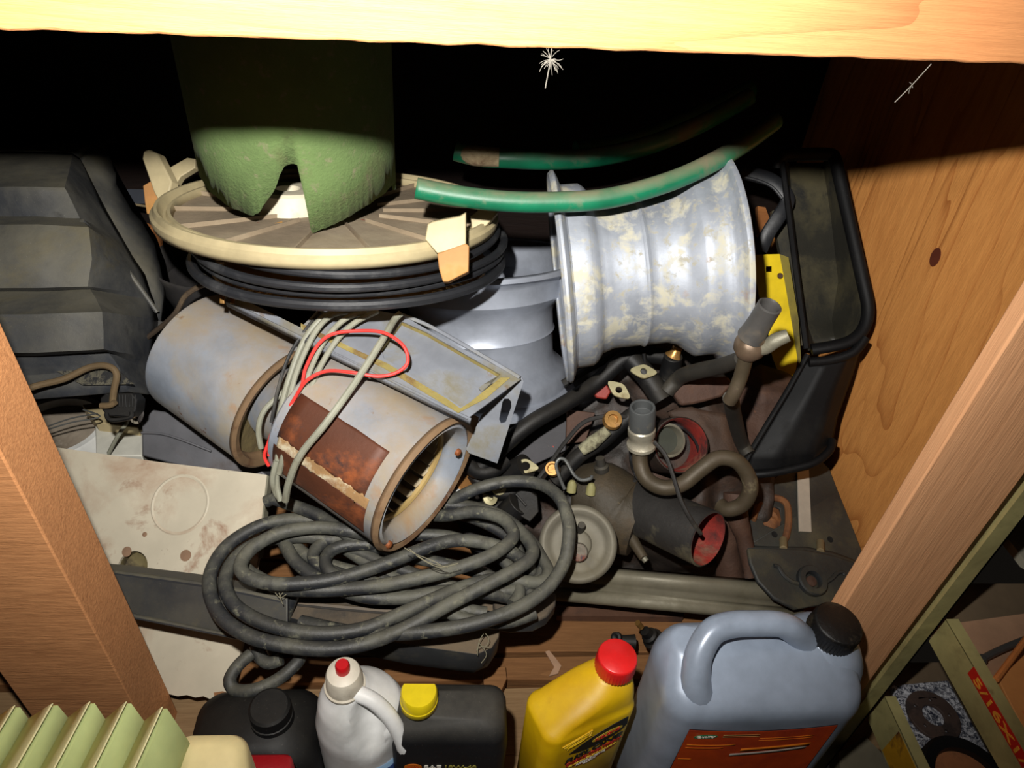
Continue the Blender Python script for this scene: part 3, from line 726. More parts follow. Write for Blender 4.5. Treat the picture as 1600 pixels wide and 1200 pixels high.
# tan slotted disc below the rings
c = LC - lidn * .060 + Vector((.020, .002, 0)); rs = LR * .84
holes = []
for i in range(44):
    a = math.pi * 1.02 + math.pi * i / 46; d = lx * math.cos(a) + ly * math.sin(a); s_ = lidn.cross(d)
    p0, p1 = c + d * rs * .905, c + d * rs * .965; holes.append([p0 - s_ * .0022, p0 + s_ * .0022, p1 + s_ * .0022, p1 - s_ * .0022])
solo('slotted_disc', G().plate([circ(c, lidn, rs, 80)] + holes, -lidn * .004), grime('tan_disc', (206, 172, 118), .6, 0, [((120, 90, 50), 10, .55, .75)], .1), 'tan slotted disc showing beneath the black rubber rings', 'disc')

# ------------------------------------------------------------------ twin drum blower
m_bl = grime('grey_blower_paint', (148, 156, 168), .42, .15, [((156, 144, 120), 9, .44, .66), ((162, 112, 70), 13, .57, .72), ((112, 76, 48), 46, .64, .70), ((84, 54, 36), 90, .69, .73)], .10, dust=((150, 130, 100), .75))
m_rustb = grime('brown_edge', (128, 102, 74), .75, .1, [((92, 60, 38), 20, .5, .65), ((150, 140, 128), 16, .6, .7)], .15)
m_rust = grime('dark_rust', (84, 46, 28), .6, .1, [((150, 78, 34), 9, .52, .66), ((48, 34, 32), 12, .55, .66), ((184, 166, 128), 22, .70, .73)], .15)
def drum(t, cA, cB, r, front=True, lab=None):
    ax = (cB - cA); L = ax.length; ax.normalize()
    g = G().lathe(cA, ax, [(r * .70, .001), (r * .97, 0), (r, .003), (r, L - .004), (r * .985, L), (r * .955, L + .001), (r * .93, L - .004)], 72)
    dr = obj('drum', g, m_bl, t, lab, ang=35)
    return ax, L
t = thing('twin_blower', 'twin-drum grey furnace blower with rust patch, one drum end open', 'blower')
cA, cB = A(478, 665, .815), A(664, 757, .742)
r1 = pr(118, .742) * 1.0
ax1 = (cB - cA).normalized()
# tune axis so that the open end reads as a narrow ellipse
ax1 = V(.81, -.47, -.31); L1 = .148; cA = cB - ax1 * L1
r1 = .0775
ux = (U - ax1 * U.dot(ax1)).normalized(); uy = ax1.cross(ux)
g = G().lathe(cA, ax1, [(r1 * .7, .001), (r1 * .97, 0), (r1, .003), (r1, L1 - .006), (r1 * 1.012, L1 - .004), (r1 * 1.012, L1)], 72); obj('drum', g, m_bl, t, 'right drum', ang=35)
# end plate: rolled brown lip, broad grey inlet cone
oc = cB + (R * .010 - U * .007)
oc = cB
g = G().lathe(cB, ax1, [(r1 * 1.012, -.004), (r1 * 1.03, 0), (r1 * 1.0, .004), (r1 * .955, .002), (r1 * .945, -.002)], 72); obj('rolled_lip', g, m_rustb, t, 'brown rusted lip', solid=.0012)
g = G().lathe(cB, ax1, [(r1 * .95, 0), (r1 * .90, .002), (r1 * .84, -.002), (r1 * .78, -.012), (r1 * .75, -.020)], 72); obj('inlet_cone', g, m_bl, t, solid=.0012, ang=60)
wh = obj('fan_wheel', G().lathe(cB, ax1, [(r1 * .71, -.022), (r1 * .74, -.020), (r1 * .745, -.026), (r1 * .71, -.026)], 60, closed_prof=True), grime('brass_ring', (176, 150, 96), .5, .3, [((120, 96, 60), 12, .5, .7)], .05), t, 'dull brass wheel ring')
m_slat = grime('slat_grey', (190, 176, 146), .6, .1, [((150, 112, 70), 12, .5, .7)], .1)
for i in range(22):
    a = 2 * math.pi * i / 22; d = ux * math.cos(a) + uy * math.sin(a); s_ = ax1.cross(d)
    p = cB - ax1 * .075 + d * r1 * .70; bl_ = (s_ * .75 + d * .55).normalized()
    obj('slat', G().box(p, bl_ * .0068, ax1 * .050, bl_.cross(ax1) * .0005), m_slat, wh)
obj('inner_plate', G().plate([circ(cB - ax1 * .125, ax1, r1 * .72, 40)], -ax1 * .002), MATS['dark_rust'], t)
# rust patch where a label was, following the curve of the drum
def patch(c0, ax, ux_, uy_, r, a0, a1, h0, h1, n=16, m=8, jag=0, off=.0004, seed=0):
    rows = []
    for i in range(n + 1):
        a = math.radians(a0 + (a1 - a0) * i / n)
        row = []
        for j in range(m + 1):
            h = h0 + (h1 - h0) * j / m; aa = a
            if jag and i in (0, n): aa += jag * noise.noise(Vector((j * 2.1, i, seed)))
            row.append(c0 + ax * h + (ux_ * math.cos(aa) + uy_ * math.sin(aa)) * (r + off))
        rows.append(row)
    return G().grid(rows)
# angle measured from ux towards uy; find which sign faces the camera
sgn = 1 if (uy.dot(F) < 0) else -1
obj('rust_patch', patch(cA, ax1, ux, uy * sgn, r1, 63, 101, .012, .128, jag=.02), m_rust, t, 'rust-brown patch with torn label remains', solid=.0004)
obj('rust_patch', patch(cA, ax1, ux, uy * sgn, r1, 108, 136, .010, .134, jag=.05, seed=4), MATS['dark_rust'], t, solid=.0004)
obj('label_residue', patch(cA, ax1, ux, uy * sgn, r1, 100, 109, .014, .134, jag=.06, seed=9, m=40), grime('residue', (150, 116, 76), .9, 0, [((196, 186, 158), 26, .5, .62), ((120, 70, 40), 14, .55, .65)], .3), t, solid=.0005)
for px, py in ((716, 707), (608, 851)):
    c = A(px, py, .728 if py < 800 else .70); obj('screw', G().lathe(Ph(px, py, cB + ax1 * .003, ax1), ax1, [(.0042, -.002), (.004, .0015), (.002, .0028), (.0001, .003)], 12), grime('rust_screw', (140, 80, 44), .6, .3, [], .1), t)
# scroll housing behind the right drum
hp = [(724, 640), (748, 652), (745, 690), (728, 745), (700, 790), (664, 828), (620, 858), (600, 858), (640, 830), (690, 770), (715, 700)]
pl = cB - ax1 * .012
obj('housing_plate', G().plate([[Ph(x, y, pl, ax1) for x, y in hp]], -ax1 * .004), MATS['brown_edge'], t, 'brown rusted housing plate')
# left drum
cB2 = A(446, 638, .835); ax2 = V(.83, -.50, -.26); L2 = .140; cA2 = cB2 - ax2 * L2; r2 = .0785
ux2 = (U - ax2 * U.dot(ax2)).normalized(); uy2 = ax2.cross(ux2)
obj('drum', G().lathe(cA2, ax2, [(r2 * .6, .001), (r2 * .95, 0), (r2 * .99, .002), (r2, .006), (r2, L2 - .004), (r2 * 1.015, L2 - .003), (r2 * 1.015, L2)], 72), m_bl, t, 'left drum', ang=35)
obj('rolled_lip', G().lathe(cB2, ax2, [(r2 * 1.015, -.003), (r2 * 1.02, .001), (r2 * .98, .003), (r2 * .90, .001), (r2 * .88, -.008), (r2 * .86, -.014)], 72), m_rustb, t, solid=.0012)
obj('inner_face', G().lathe(cB2, ax2, [(r2 * .87, -.012), (r2 * .5, -.016), (.0001, -.018)], 60), grime('olive_dirt', (112, 98, 62), .95, 0, [((80, 66, 44), 14, .45, .7)], .4, 160), t, 'dirty olive inner face')
# motor bridge between drums
obj('motor', G().lathe(cB2 - ax2 * .01, ((cA - cB2).normalized()), [(.0001, 0), (.040, 0), (.044, .004), (.044, (cA - cB2).length), (.0001, (cA - cB2).length + .004)], 40), m_bl, t)
# mounting frame on top: long sheet-metal tray with flanges
P0 = A(800, 596, .735); P1 = A(598, 498, .765); P2 = A(742, 654, .695)
nF = (P1 - P0).cross(P2 - P0).normalized()
if nF.dot(F) > 0: nF = -nF
m_fr = grime('grey_frame_paint', (132, 136, 144), .5, .15, [((116, 108, 80), 11, .50, .68), ((108, 84, 58), 28, .62, .72)], .08)
m_fro = grime('olive_grime_edge', (138, 124, 70), .9, 0, [((110, 84, 50), 20, .5, .65), ((158, 150, 110), 30, .6, .7)], .35, 140)
q_ = lambda l, k=0: [Ph(x, y, P0 + nF * k, nF) for x, y in l]
slot = [(748, 606), (756, 600), (772, 598), (780, 602), (778, 606), (770, 607), (762, 610), (754, 613)]
outer = [(352, 462), (385, 470), (470, 512), (500, 480), (560, 480), (628, 492), (690, 528), (814, 592), (742, 645), (730, 654), (700, 640), (560, 570), (470, 526), (356, 470)]
inner = [(628, 502), (668, 520), (782, 585), (742, 622), (720, 636), (700, 622), (600, 560), (596, 545)]
obj('frame_plate', G().plate([q_(outer), q_(inner), q_(slot)], -nF * .0014), m_fr, t)
a_, b_ = q_([(352, 468)])[0], q_([(736, 654)])[0]
# rolled front edge and folded flange
obj('front_flange', G().grid([[a_, b_], [a_ - nF * .010 + (b_ - a_).cross(nF).normalized() * -.001, b_ - nF * .010]]), m_fr, t, solid=.0014)
ii = q_(inner); iz = [p - nF * .007 for p in ii]
obj('recess_wall', G().grid([ii + [ii[0]], iz + [iz[0]]]), m_fro, t, 'grimy olive recess wall')
obj('recess_floor', G().plate([[p - nF * .006 for p in q_([(627, 500), (668, 518), (784, 585), (744, 624), (720, 638), (700, 624), (598, 560), (594, 545)])]], -nF * .001), m_fr, t)
e = q_([(628, 496), (690, 530), (806, 592), (794, 600), (782, 588), (668, 521)], .0006)
strip_ = q_([(470, 505), (560, 548), (604, 567), (700, 624), (719, 638), (735, 628), (782, 590), (797, 590), (760, 622), (716, 645), (600, 575), (470, 513)], .0008)
obj('grime_strip', G().plate([strip_], -nF * .0006), m_fro, t, 'olive grime along the edge')
obj('upper_rail', G().tube(q_([(622, 490), (668, 508), (730, 542), (812, 590)], .001), .0022, 8), m_fr, t)
# hanging end plate with slot
Q0, Q1, Q2 = A(815, 592, .748), A(776, 722, .79), A(700, 690, .78)
nQ = (Q1 - Q0).cross(Q2 - Q0).normalized()
qq = lambda l, k=0: [Ph(x, y, Q0 + nQ * k, nQ) for x, y in l]
sl_ = [(785, 628), (788, 623), (795, 623), (799, 628), (799, 636), (790, 660), (783, 662), (780, 655)]
obj('end_plate', G().plate([qq([(815, 588), (818, 596), (777, 724), (733, 708), (728, 702), (752, 650)]), qq(sl_)], nQ * .0015 * (1 if nQ.dot(F) > 0 else -1)), m_fr, t)

# flat grey cords wound around the blower, one red wire
m_cord = grime('grey_cord', (138, 138, 122), .5, 0, [((110, 106, 88), 16, .5, .7)], .05)
m_cordd = grime('dark_cord', (44, 44, 44), .5, 0, [((88, 84, 76), 14, .5, .7)], .1)
m_redw = flat('red_wire', (222, 58, 52), .45)
t = thing('grey_cord_bundle', 'bundle of flat grey cords wound over the blower between its drums', 'cord')
paths = [
 [(556, 486, .74), (520, 492, .73), (492, 520, .72), (464, 580, .72), (448, 640, .72), (436, 700, .725), (432, 750, .735), (438, 782, .74)],
 [(572, 488, .742), (540, 498, .73), (506, 534, .72), (480, 590, .718), (462, 650, .718), (446, 700, .72), (436, 740, .73)],
 [(590, 486, .745), (552, 506, .732), (520, 540, .722), (488, 600, .72), (472, 660, .722), (452, 706, .725)],
 [(540, 484, .745), (505, 496, .735), (476, 530, .73), (452, 590, .728), (436, 650, .73), (428, 690, .735)],
 [(626, 490, .74), (616, 500, .735), (598, 530, .715), (560, 590, .695), (510, 660, .68), (470, 710, .69), (452, 752, .705), (446, 782, .72)],
 [(446, 610, .75), (414, 640, .745), (404, 670, .75), (408, 700, .76)],
 [(432, 720, .725), (426, 748, .73), (430, 768, .74), (438, 780, .745)]]
for i, p in enumerate(paths):
    obj('cord', G().tube([A(*q) for q in p], .0030 if i != 4 else .0036, 10, sub=6, flat=1.0), m_cord, t)
for p in ([(500, 488, .75), (474, 520, .735), (450, 560, .735), (434, 610, .735), (424, 660, .74)], [(510, 490, .745), (482, 524, .73), (458, 566, .73), (442, 616, .73), (430, 670, .735)]):
    obj('cord', G().tube([A(*q) for q in p], .0018, 8), m_cordd, t, 'thin dark cord')
t = thing('red_wire', 'red insulated wire looped over the blower frame', 'wire')
obj('wire_loop', G().tube([A(*q) for q in [(420, 712, .735), (424, 690, .73), (450, 640, .715), (470, 606, .71), (474, 590, .71), (478, 574, .71), (496, 540, .71), (520, 522, .71), (560, 517, .71), (600, 520, .705), (630, 540, .70), (637, 566, .70), (620, 582, .70), (590, 588, .70), (550, 582, .70), (510, 580, .705), (480, 594, .705), (464, 616, .71)]], .0018, 8, sub=6), m_redw, t)
obj('wire_tail', G().tube([A(*q) for q in [(430, 660, .735), (420, 690, .735), (413, 712, .74), (420, 728, .745)]], .0018, 8, sub=6), m_redw, t)

# plug with two brass blades by the left drum
t = thing('two_blade_plug', 'dusty plug with two brass blades resting above the left blower drum', 'plug')
obj('plug_body', G().tube([A(308, 428, .77), A(322, 436, .765), (A(340, 447, .75)), A(372, 458, .74)], .006, 10, sub=4, rr=[.0035, .0045, .006, .005]), grime('dusty_plug', (112, 104, 84), .9, 0, [((80, 76, 66), 14, .5, .7)], .3), t)
for x in (347, 363): obj('blade', G().box(A(x, 462, .735), V(1, -.1, 0) * .0026, V(.05, -1, -.1) * .0085, F * .0008), grime('brass', (150, 112, 56), .4, .8, [((80, 56, 34), 20, .5, .7)], .1), t, bev=.0008)
solo('dark_cable', G().tube([A(*q) for q in [(212, 540, .86), (240, 520, .845), (272, 492, .82), (290, 462, .81), (316, 446, .80), (340, 442, .80)]], .0030, 8), grime('brown_cable', (62, 50, 38), .7, 0, [((110, 92, 66), 12, .5, .7)], .1), 'dark brown cable curving along the top of the left blower drum', 'cable')

# ------------------------------------------------------------------ green hoses at the top
m_hose = grime('green_hose', (16, 104, 72), .42, 0, [((112, 106, 84), 16, .52, .70)], .08, dust=((118, 108, 84), .75))
t = thing('green_hose', 'green garden hose curving over the corroded rim with a cut open end', 'hose')
pt = [A(650, 294, .66), A(700, 304, .665), A(780, 314, .67), A(860, 316, .675), (A(950, 310, .68)), A(1040, 286, .69), A(1105, 258, .71), A(1160, 226, .74), A(1210, 190, .78)]
g = G().tube(pt, pr(14.5, .67), 16, sub=6, cap=False); obj('hose_wall', g, m_hose, t, solid=.002)
t = thing('green_hose', 'shorter shiny green hose behind, ending in a crusted tip at the left', 'hose')
pt = [A(712, 236, .84), A(750, 245, .84), A(800, 248, .84), A(860, 250, .85), A(930, 246, .86), A(1010, 228, .88), (A(1090, 196, .90)), A(1170, 152, .93)]
obj('hose_wall', G().tube(pt, pr(15, .85), 16, sub=6), m_hose, t)
obj('crusted_tip', G().tube([A(714, 236, .838), A(740, 243, .836), A(780, 246, .836)], pr(13, .85), 12, sub=4, rr=[.006, .0117, .0112]), grime('crust', (150, 134, 104), .95, 0, [((90, 60, 40), 20, .5, .7)], .5, 160), t)
solo('dark_green_hose', G().tube([A(900, 236, .92), A(990, 220, .94), A(1080, 184, .97), A(1172, 140, 1.0)], pr(15, .95), 14, sub=6), m_hose, 'dark green hose farthest back, rising to the right in the shadow', 'hose')

# ------------------------------------------------------------------ black stepped tub at the left
m_tub = grime('black_tub', (50, 52, 56), .5, .0, [((96, 94, 86), 8, .42, .75), ((98, 88, 56), 6, .56, .75), ((30, 30, 32), 20, .6, .75)], .12, dust=((104, 98, 78), .55), speckle=.3)
t = thing('stepped_black_tub', 'big dusty black plastic tub with stepped sides at the left', 'tub')
rows_px = [  # y, depth, inner corner x, outer x, outer y, outer depth
 [(-160, 236, .92), (60, 238, .92), (112, 240, .92), (124, 248, .94)],
 [(-160, 246, .88), (60, 247, .88), (112, 249, .885), (130, 258, .92)],
 [(-160, 293, .80), (60, 293, .80), (100, 294, .805), (160, 318, .90)],
 [(-160, 299, .80), (60, 299, .80), (104, 300, .805), (166, 330, .90)],
 [(-160, 338, .812), (60, 339, .812), (124, 342, .815), (190, 372, .90)],
 [(-160, 352, .775), (60, 352, .775), (138, 356, .785), (206, 400, .89)],
 [(-160, 400, .765), (60, 400, .765), (143, 405, .775), (226, 430, .885)],
 [(-160, 450, .765), (60, 449, .765), (137, 447, .775), (236, 460, .88)],
 [(-160, 456, .78), (60, 455, .78), (141, 452, .79), (240, 470, .88)],
 [(-160, 486, .748), (60, 485, .748), (158, 484, .756), (244, 492, .875)],
 [(-160, 493, .738), (60, 492, .738), (160, 488, .747), (246, 500, .875)],
 [(-160, 552, .738), (60, 550, .738), (162, 545, .747), (240, 560, .87)],
 [(-160, 556, .775), (60, 555, .775), (166, 548, .78), (238, 580, .865)],
 [(-160, 600, .79), (62, 585, .79), (185, 575, .79), (236, 612, .85)],
 [(-160, 640, .80), (128, 618, .79), (200, 612, .80), (232, 616, .84)]]
rows = [[A(*q) for q in r] for r in rows_px]
g = G().grid(sub_rows(rows, 6, 2))
for v in g.v: v += F * (.0025 * noise.noise(v * 30))
back = [[p + EY * .12 + EX * -.06 for p in (r[0], r[-1])] for r in rows]
g.grid([[r[-1], r[-1] + EY * .10 - EX * .02] for r in rows])
g.grid([[rows[0][j] for j in range(4)], [rows[0][j] + EY * .12 - EZ * .02 for j in range(4)]])
obj('shell', g, m_tub, t, ang=28, solid=.002)
obj('moulded_rib', G().tube([A(128, 345, .80), A(160, 378, .83), A(200, 424, .85), A(246, 488, .865)], .0028, 8), m_tub, t)
gp = [(88, 580), (180, 575), (208, 600), (130, 602)]
obj('grille_patch', G().prism([A(x, y, .784) for x, y in gp], [A(x, y, .784) + F * .003 for x, y in gp]), grime('grille', (84, 80, 66), .8, 0, [((30, 30, 30), 110, .45, .55)], .6, 300), t)
# things behind the tub
solo('black_pot', G().lathe(A(338, 402, .97) - EZ * .16, EZ, [(.062, 0), (.080, .15), (.083, .155), (.084, .160), (.081, .160), (.078, .150), (.076, .10)], 64), grime('pot_black', (52, 50, 50), .6, 0, [((70, 66, 58), 12, .5, .75)], .1), 'round black pot with ribbed inside, between the tub and the blower', 'pot', solid=.001)
fb = [(186, 338), (212, 340), (238, 352), (243, 440), (236, 460), (210, 460)]
solo('brown_wood_block', G().prism([A(x, y, 1.0) for x, y in fb], [A(x, y, 1.0) + F * .03 for x, y in fb]), wood('brown_block', (150, 96, 52), (100, 58, 30), 'X', 8, .2, 12, .9, .5), 'brown wooden block showing between black tub and black pot', 'block', bev=.002)
t = thing('dark_band', 'dark blue-grey strip with a cream edge behind the left tab of the lid', 'strip')
fb = [(150, 294), (226, 296), (330, 305), (330, 326), (226, 318), (164, 318)]
obj('strip', G().prism([A(x, y, 1.03) for x, y in fb], [A(x, y, 1.03) + F * .006 for x, y in fb]), grime('bluegrey', (46, 50, 58), .7, 0, [((70, 60, 56), 10, .5, .7)], .1), t)
obj('edge', G().tube([A(164, 318, 1.025), A(190, 317, 1.025), A(226, 322, 1.025), A(240, 326, 1.025)], .0018, 8), grime('tan_edge', (120, 106, 78), .8), t)
solo('rubber_flap', slab([(206, 540), (246, 500), (262, 506), (258, 512), (220, 545)], .875, 0, F * .004), m_rub, 'small black rubber flap between the tub and the left drum', 'flap', bev=.001)

# white tub, cartons and metal box at the left
m_wht = grime('dirty_white', (206, 206, 202), .5, 0, [((150, 140, 124), 9, .55, .72), ((110, 92, 70), 24, .68, .78)], .06)
m_in = grime('dirty_grey_inside', (150, 138, 122), .9, 0, [((96, 84, 68), 8, .45, .7), ((180, 172, 158), 14, .6, .75)], .2)
t = thing('white_bucket', 'white plastic bucket with a dirty lid behind the left timber stud', 'bucket')
c = A(86, 668, .95); r = pr(76, .95)
obj('bucket', G().lathe(c, EZ, [(r * .88, -.17), (r * .93, -.03), (r * .99, -.028), (r, -.022), (r * .99, .0), (r * .965, .003), (r * .86, .003), (r * .84, -.003), (r * .80, -.006)], 56), m_wht, t, solid=.0015)
obj('lid_panel', G().lathe(c, EZ, [(.0001, -.007), (r * .5, -.006), (r * .80, -.007)], 56), m_in, t, 'dirty grey panel')
def carton(name, lab, cat, top, z, h, m, **k):
    f_ = onz(top, z); return solo(name, G().prism(f_, [p - EZ * h for p in f_]), m, lab, cat, bev=.0015, **k)
carton('white_carton', 'white carton between the white bucket and the grey metal box', 'box', [(148, 655), (192, 650), (222, 668), (222, 712), (150, 712)], .175, .06, flat('white_card', (196, 194, 182), .6))
carton('cream_packet', 'cream packet beneath the black plug', 'packet', [(128, 632), (204, 622), (222, 640), (216, 668), (150, 660)], .19, .02, flat('cream_pkt', (176, 160, 122), .5))
solo('chrome_cap', G().lathe(A(212, 641, .89), V(.3, .5, -.8), [(.009, -.02), (.009, 0), (.007, .003), (.0001, .004)], 24), flat('chrome', (200, 190, 180), .15, 1.0), 'small shiny chrome cap beside the left blower drum', 'cap')
m_gm = grime('grey_metal_red', (98, 98, 102), .55, .2, [((206, 62, 32), 9, .66, .69), ((80, 70, 66), 14, .5, .7)], .08)
t = thing('grey_metal_box', 'grey painted metal box with bits of red paint under the left blower drum', 'box')
bxp = [(221, 660), (238, 640), (300, 650), (420, 745), (400, 760), (222, 712)]
obj('body', G().prism([A(x, y, .905) for x, y in bxp], [A(x, y, .905) + F * .08 - EZ * .02 for x, y in bxp]), m_gm, t, bev=.002)
obj('fold', G().tube([A(221, 676, .900), A(262, 680, .900), A(330, 705, .900)], .0014, 6), m_gm, t)
# brown cord with the black plug
m_brc = grime('brown_cord', (96, 78, 52), .8, 0, [((130, 112, 80), 12, .5, .7)], .1)
t = thing('black_power_plug', 'black power plug on a brown cord in front of the stepped tub', 'plug')
obj('cord', G().tube([A(*q) for q in [(30, 612, .75), (60, 602, .76), (100, 592, .765), (140, 574, .77), (168, 572, .77), (182, 584, .77), (178, 610, .775), (176, 628, .78)]], .0036, 10), m_brc, t, 'dusty brown cord')
g = slab([(156, 622), (165, 614), (205, 614), (214, 624), (212, 642), (204, 652), (166, 650), (157, 638)], .785, 0, F * .02); obj('plug_body', g, m_blk, t, bev=.0015)
for k in range(6): obj('grip_rib', G().tube([A(186 + k * 5, 617, .783), A(187 + k * 5, 636, .783)], .0006, 6), m_blk, t)
obj('wire_loop', G().tube([A(*q) for q in [(166, 646, .78), (170, 655, .778), (185, 656, .778), (204, 652, .778), (206, 644, .78)]], .0024, 8), m_blk, t)
obj('cord_collar', G().tube([A(158, 634, .778), A(172, 633, .776), A(180, 628, .775)], .0034, 10, sub=4), m_brc, t)
for i, pth in enumerate(([(70, 668, .86), (110, 654, .865), (152, 646, .87)], [(72, 672, .858), (112, 660, .862), (156, 651, .87), (130, 640, .875)])):
    solo('thin_wire', G().tube([A(*q) for q in pth], .0010, 6), m_steel, ('upper', 'lower')[i] + ' of the two thin dark wires lying over the white bucket', 'wire', 'thin wires over the white bucket')
solo('cable_piece', G().tube([A(*q) for q in [(170, 708, .90), (182, 685, .89), (195, 665, .885), (200, 655, .885)]], .0025, 8), m_cord, 'short olive cable curving over the white carton', 'cable')

# ------------------------------------------------------------------ beige panel leaning at the left
m_pan = grime('beige_panel', (200, 190, 168), .6, 0, [((176, 150, 126), 9, .50, .70), ((150, 112, 88), 22, .60, .74), ((128, 100, 80), 60, .68, .73)], .06, var=.1)
PA, PB, PC = A(96, 700, .895), A(416, 742, .865), A(370, 1092, .80)
nP = (PB - PA).cross(PC - PA).normalized(); nP = nP if nP.dot(F) < 0 else -nP
pp = lambda l, k=0: [Ph(x, y, PA + nP * k, nP) for x, y in l]
out = [(60, 695), (96, 700), (250, 722), (417, 742), (410, 800), (404, 870), (380, 1000), (366, 1060), (368, 1074), (360, 1086), (352, 1096), (340, 1092), (330, 1093), (318, 1088), (305, 1090), (292, 1086), (278, 1088), (262, 1084), (140, 1050), (60, 900)]
hc = pp([(207, 886)])[0]; hr = pr(25, .83)
t = thing('beige_sheet_panel', 'beige enamelled sheet panel with a round hole, leaning behind the left stud', 'panel')
obj('sheet', G().plate([pp(out), circ(hc, nP, hr, 28)], -nP * .006), m_pan, t, bev=.0008)
ec = pp([(281, 788)], .0005)[0]
obj('pressed_ring', G().lathe(ec, nP, [(pr(48, .85), 0), (pr(46, .85), .0008), (pr(43, .85), 0)], 48), m_pan, t)
for x, y, r_ in ((290, 868, 9), (198, 862, 8), (226, 835, 4)):
    obj('rust_spot', G().lathe(pp([(x, y)], .0002)[0], nP, [(pr(r_, .85), 0), (pr(r_ * .5, .85), .0006), (.0001, .0007)], 14), flat('rspot', (142, 112, 88), .9), t)
g = G().plate([pp([(334, 1082), (348, 1080), (362, 1084), (358, 1092), (352, 1097), (336, 1092)], .0006)], nP * .0004); obj('rust_chip', g, flat('chip', (150, 104, 68), .9), t)
obj('hole_collar', G().lathe(hc - nP * .004, nP, [(hr, 0), (hr * .98, -.010), (hr * .6, -.016), (.0001, -.018)], 28), grime('hole_back', (120, 108, 72), .8, 0, [((50, 40, 30), 20, .45, .6)], .2), t)
obj('edge_return', G().plate([pp([(417, 742), (420, 744), (404, 872), (402, 868)], .0005)], -nP * .012), grime('pan_edge', (120, 116, 98), .7), t)

# black bar across the panel, black pan under the coil
m_bar = grime('blue_black_plastic', (46, 49, 56), .5, 0, [((92, 84, 62), 8, .6, .75)], .05, dust=((110, 102, 76), .6), speckle=.25)
t = thing('black_bar', 'flat blue-black plastic bar crossing the beige panel', 'bar')
b0 = [(150, 890), (185, 893), (330, 911), (450, 935), (450, 1012), (375, 998), (213, 962), (150, 950)]
obj('bar_front', G().prism([A(x, y, .765 - (x - 185) * .0001) for x, y in b0], [A(x, y, .785 - (x - 185) * .0001) + EY * .01 for x, y in b0]), m_bar, t, bev=.002)
obj('top_ledge', G().tube([A(183, 895, .768), A(330, 915, .752), A(440, 938, .742)], .0030, 8, sub=2), m_bar, t)
obj('lower_ledge', G().tube([A(205, 962, .76), A(375, 996, .745), A(440, 1010, .738)], .0026, 8, sub=2), m_bar, t)
m_pan2 = grime('black_pan', (52, 53, 54), .45, 0, [((92, 86, 68), 8, .56, .76)], .08, dust=((116, 98, 74), .8), speckle=.35)
t = thing('black_plastic_pan', 'shallow black plastic pan with rounded corners under the coiled hose', 'pan')
zt = .165
q = onz([(392, 925), (470, 905), (640, 915), (800, 945), (866, 948), (872, 905), (868, 962), (790, 978), (782, 990), (776, 1010), (750, 1020), (700, 1018), (600, 1000), (500, 985), (420, 968)], zt)
ql = [p - EZ * .012 + (p - q[2]) * .02 for p in q]
def ringpx(l, z): return onz(l, z)
r0 = [(395, 905), (640, 905), (775, 935), (782, 960), (779, 995), (768, 1012), (745, 1022), (640, 1008), (560, 992), (395, 950)]
top = onz(r0, zt); c_ = sum(top, Vector()) / len(top)
rings = [[p + (c_ - p) * .03 + EZ * .0 for p in top], top, [p - EZ * .006 - (c_ - p) * .01 for p in top], [p - EZ * .03 - (c_ - p) * .0 for p in top], [p - EZ * .040 + (c_ - p) * .03 for p in top], [p - EZ * .044 + (c_ - p) * .10 for p in top]]
obj('pan_body', G().loft(rings), m_pan2, t, ang=40, bev=.002)
obj('pan_ridge', G().tube([Zh(400, 935, zt + .002), Zh(520, 948, zt + .002), Zh(640, 958, zt + .002), Zh(750, 968, zt + .002)], .0035, 8), m_pan2, t)
lob = onz([(770, 935), (820, 925), (870, 925), (868, 945), (855, 962), (835, 972), (800, 974), (775, 970)], zt + .012)
obj('pan_spout', G().prism(lob, [p - EZ * .02 for p in lob]), m_pan2, t, bev=.003)

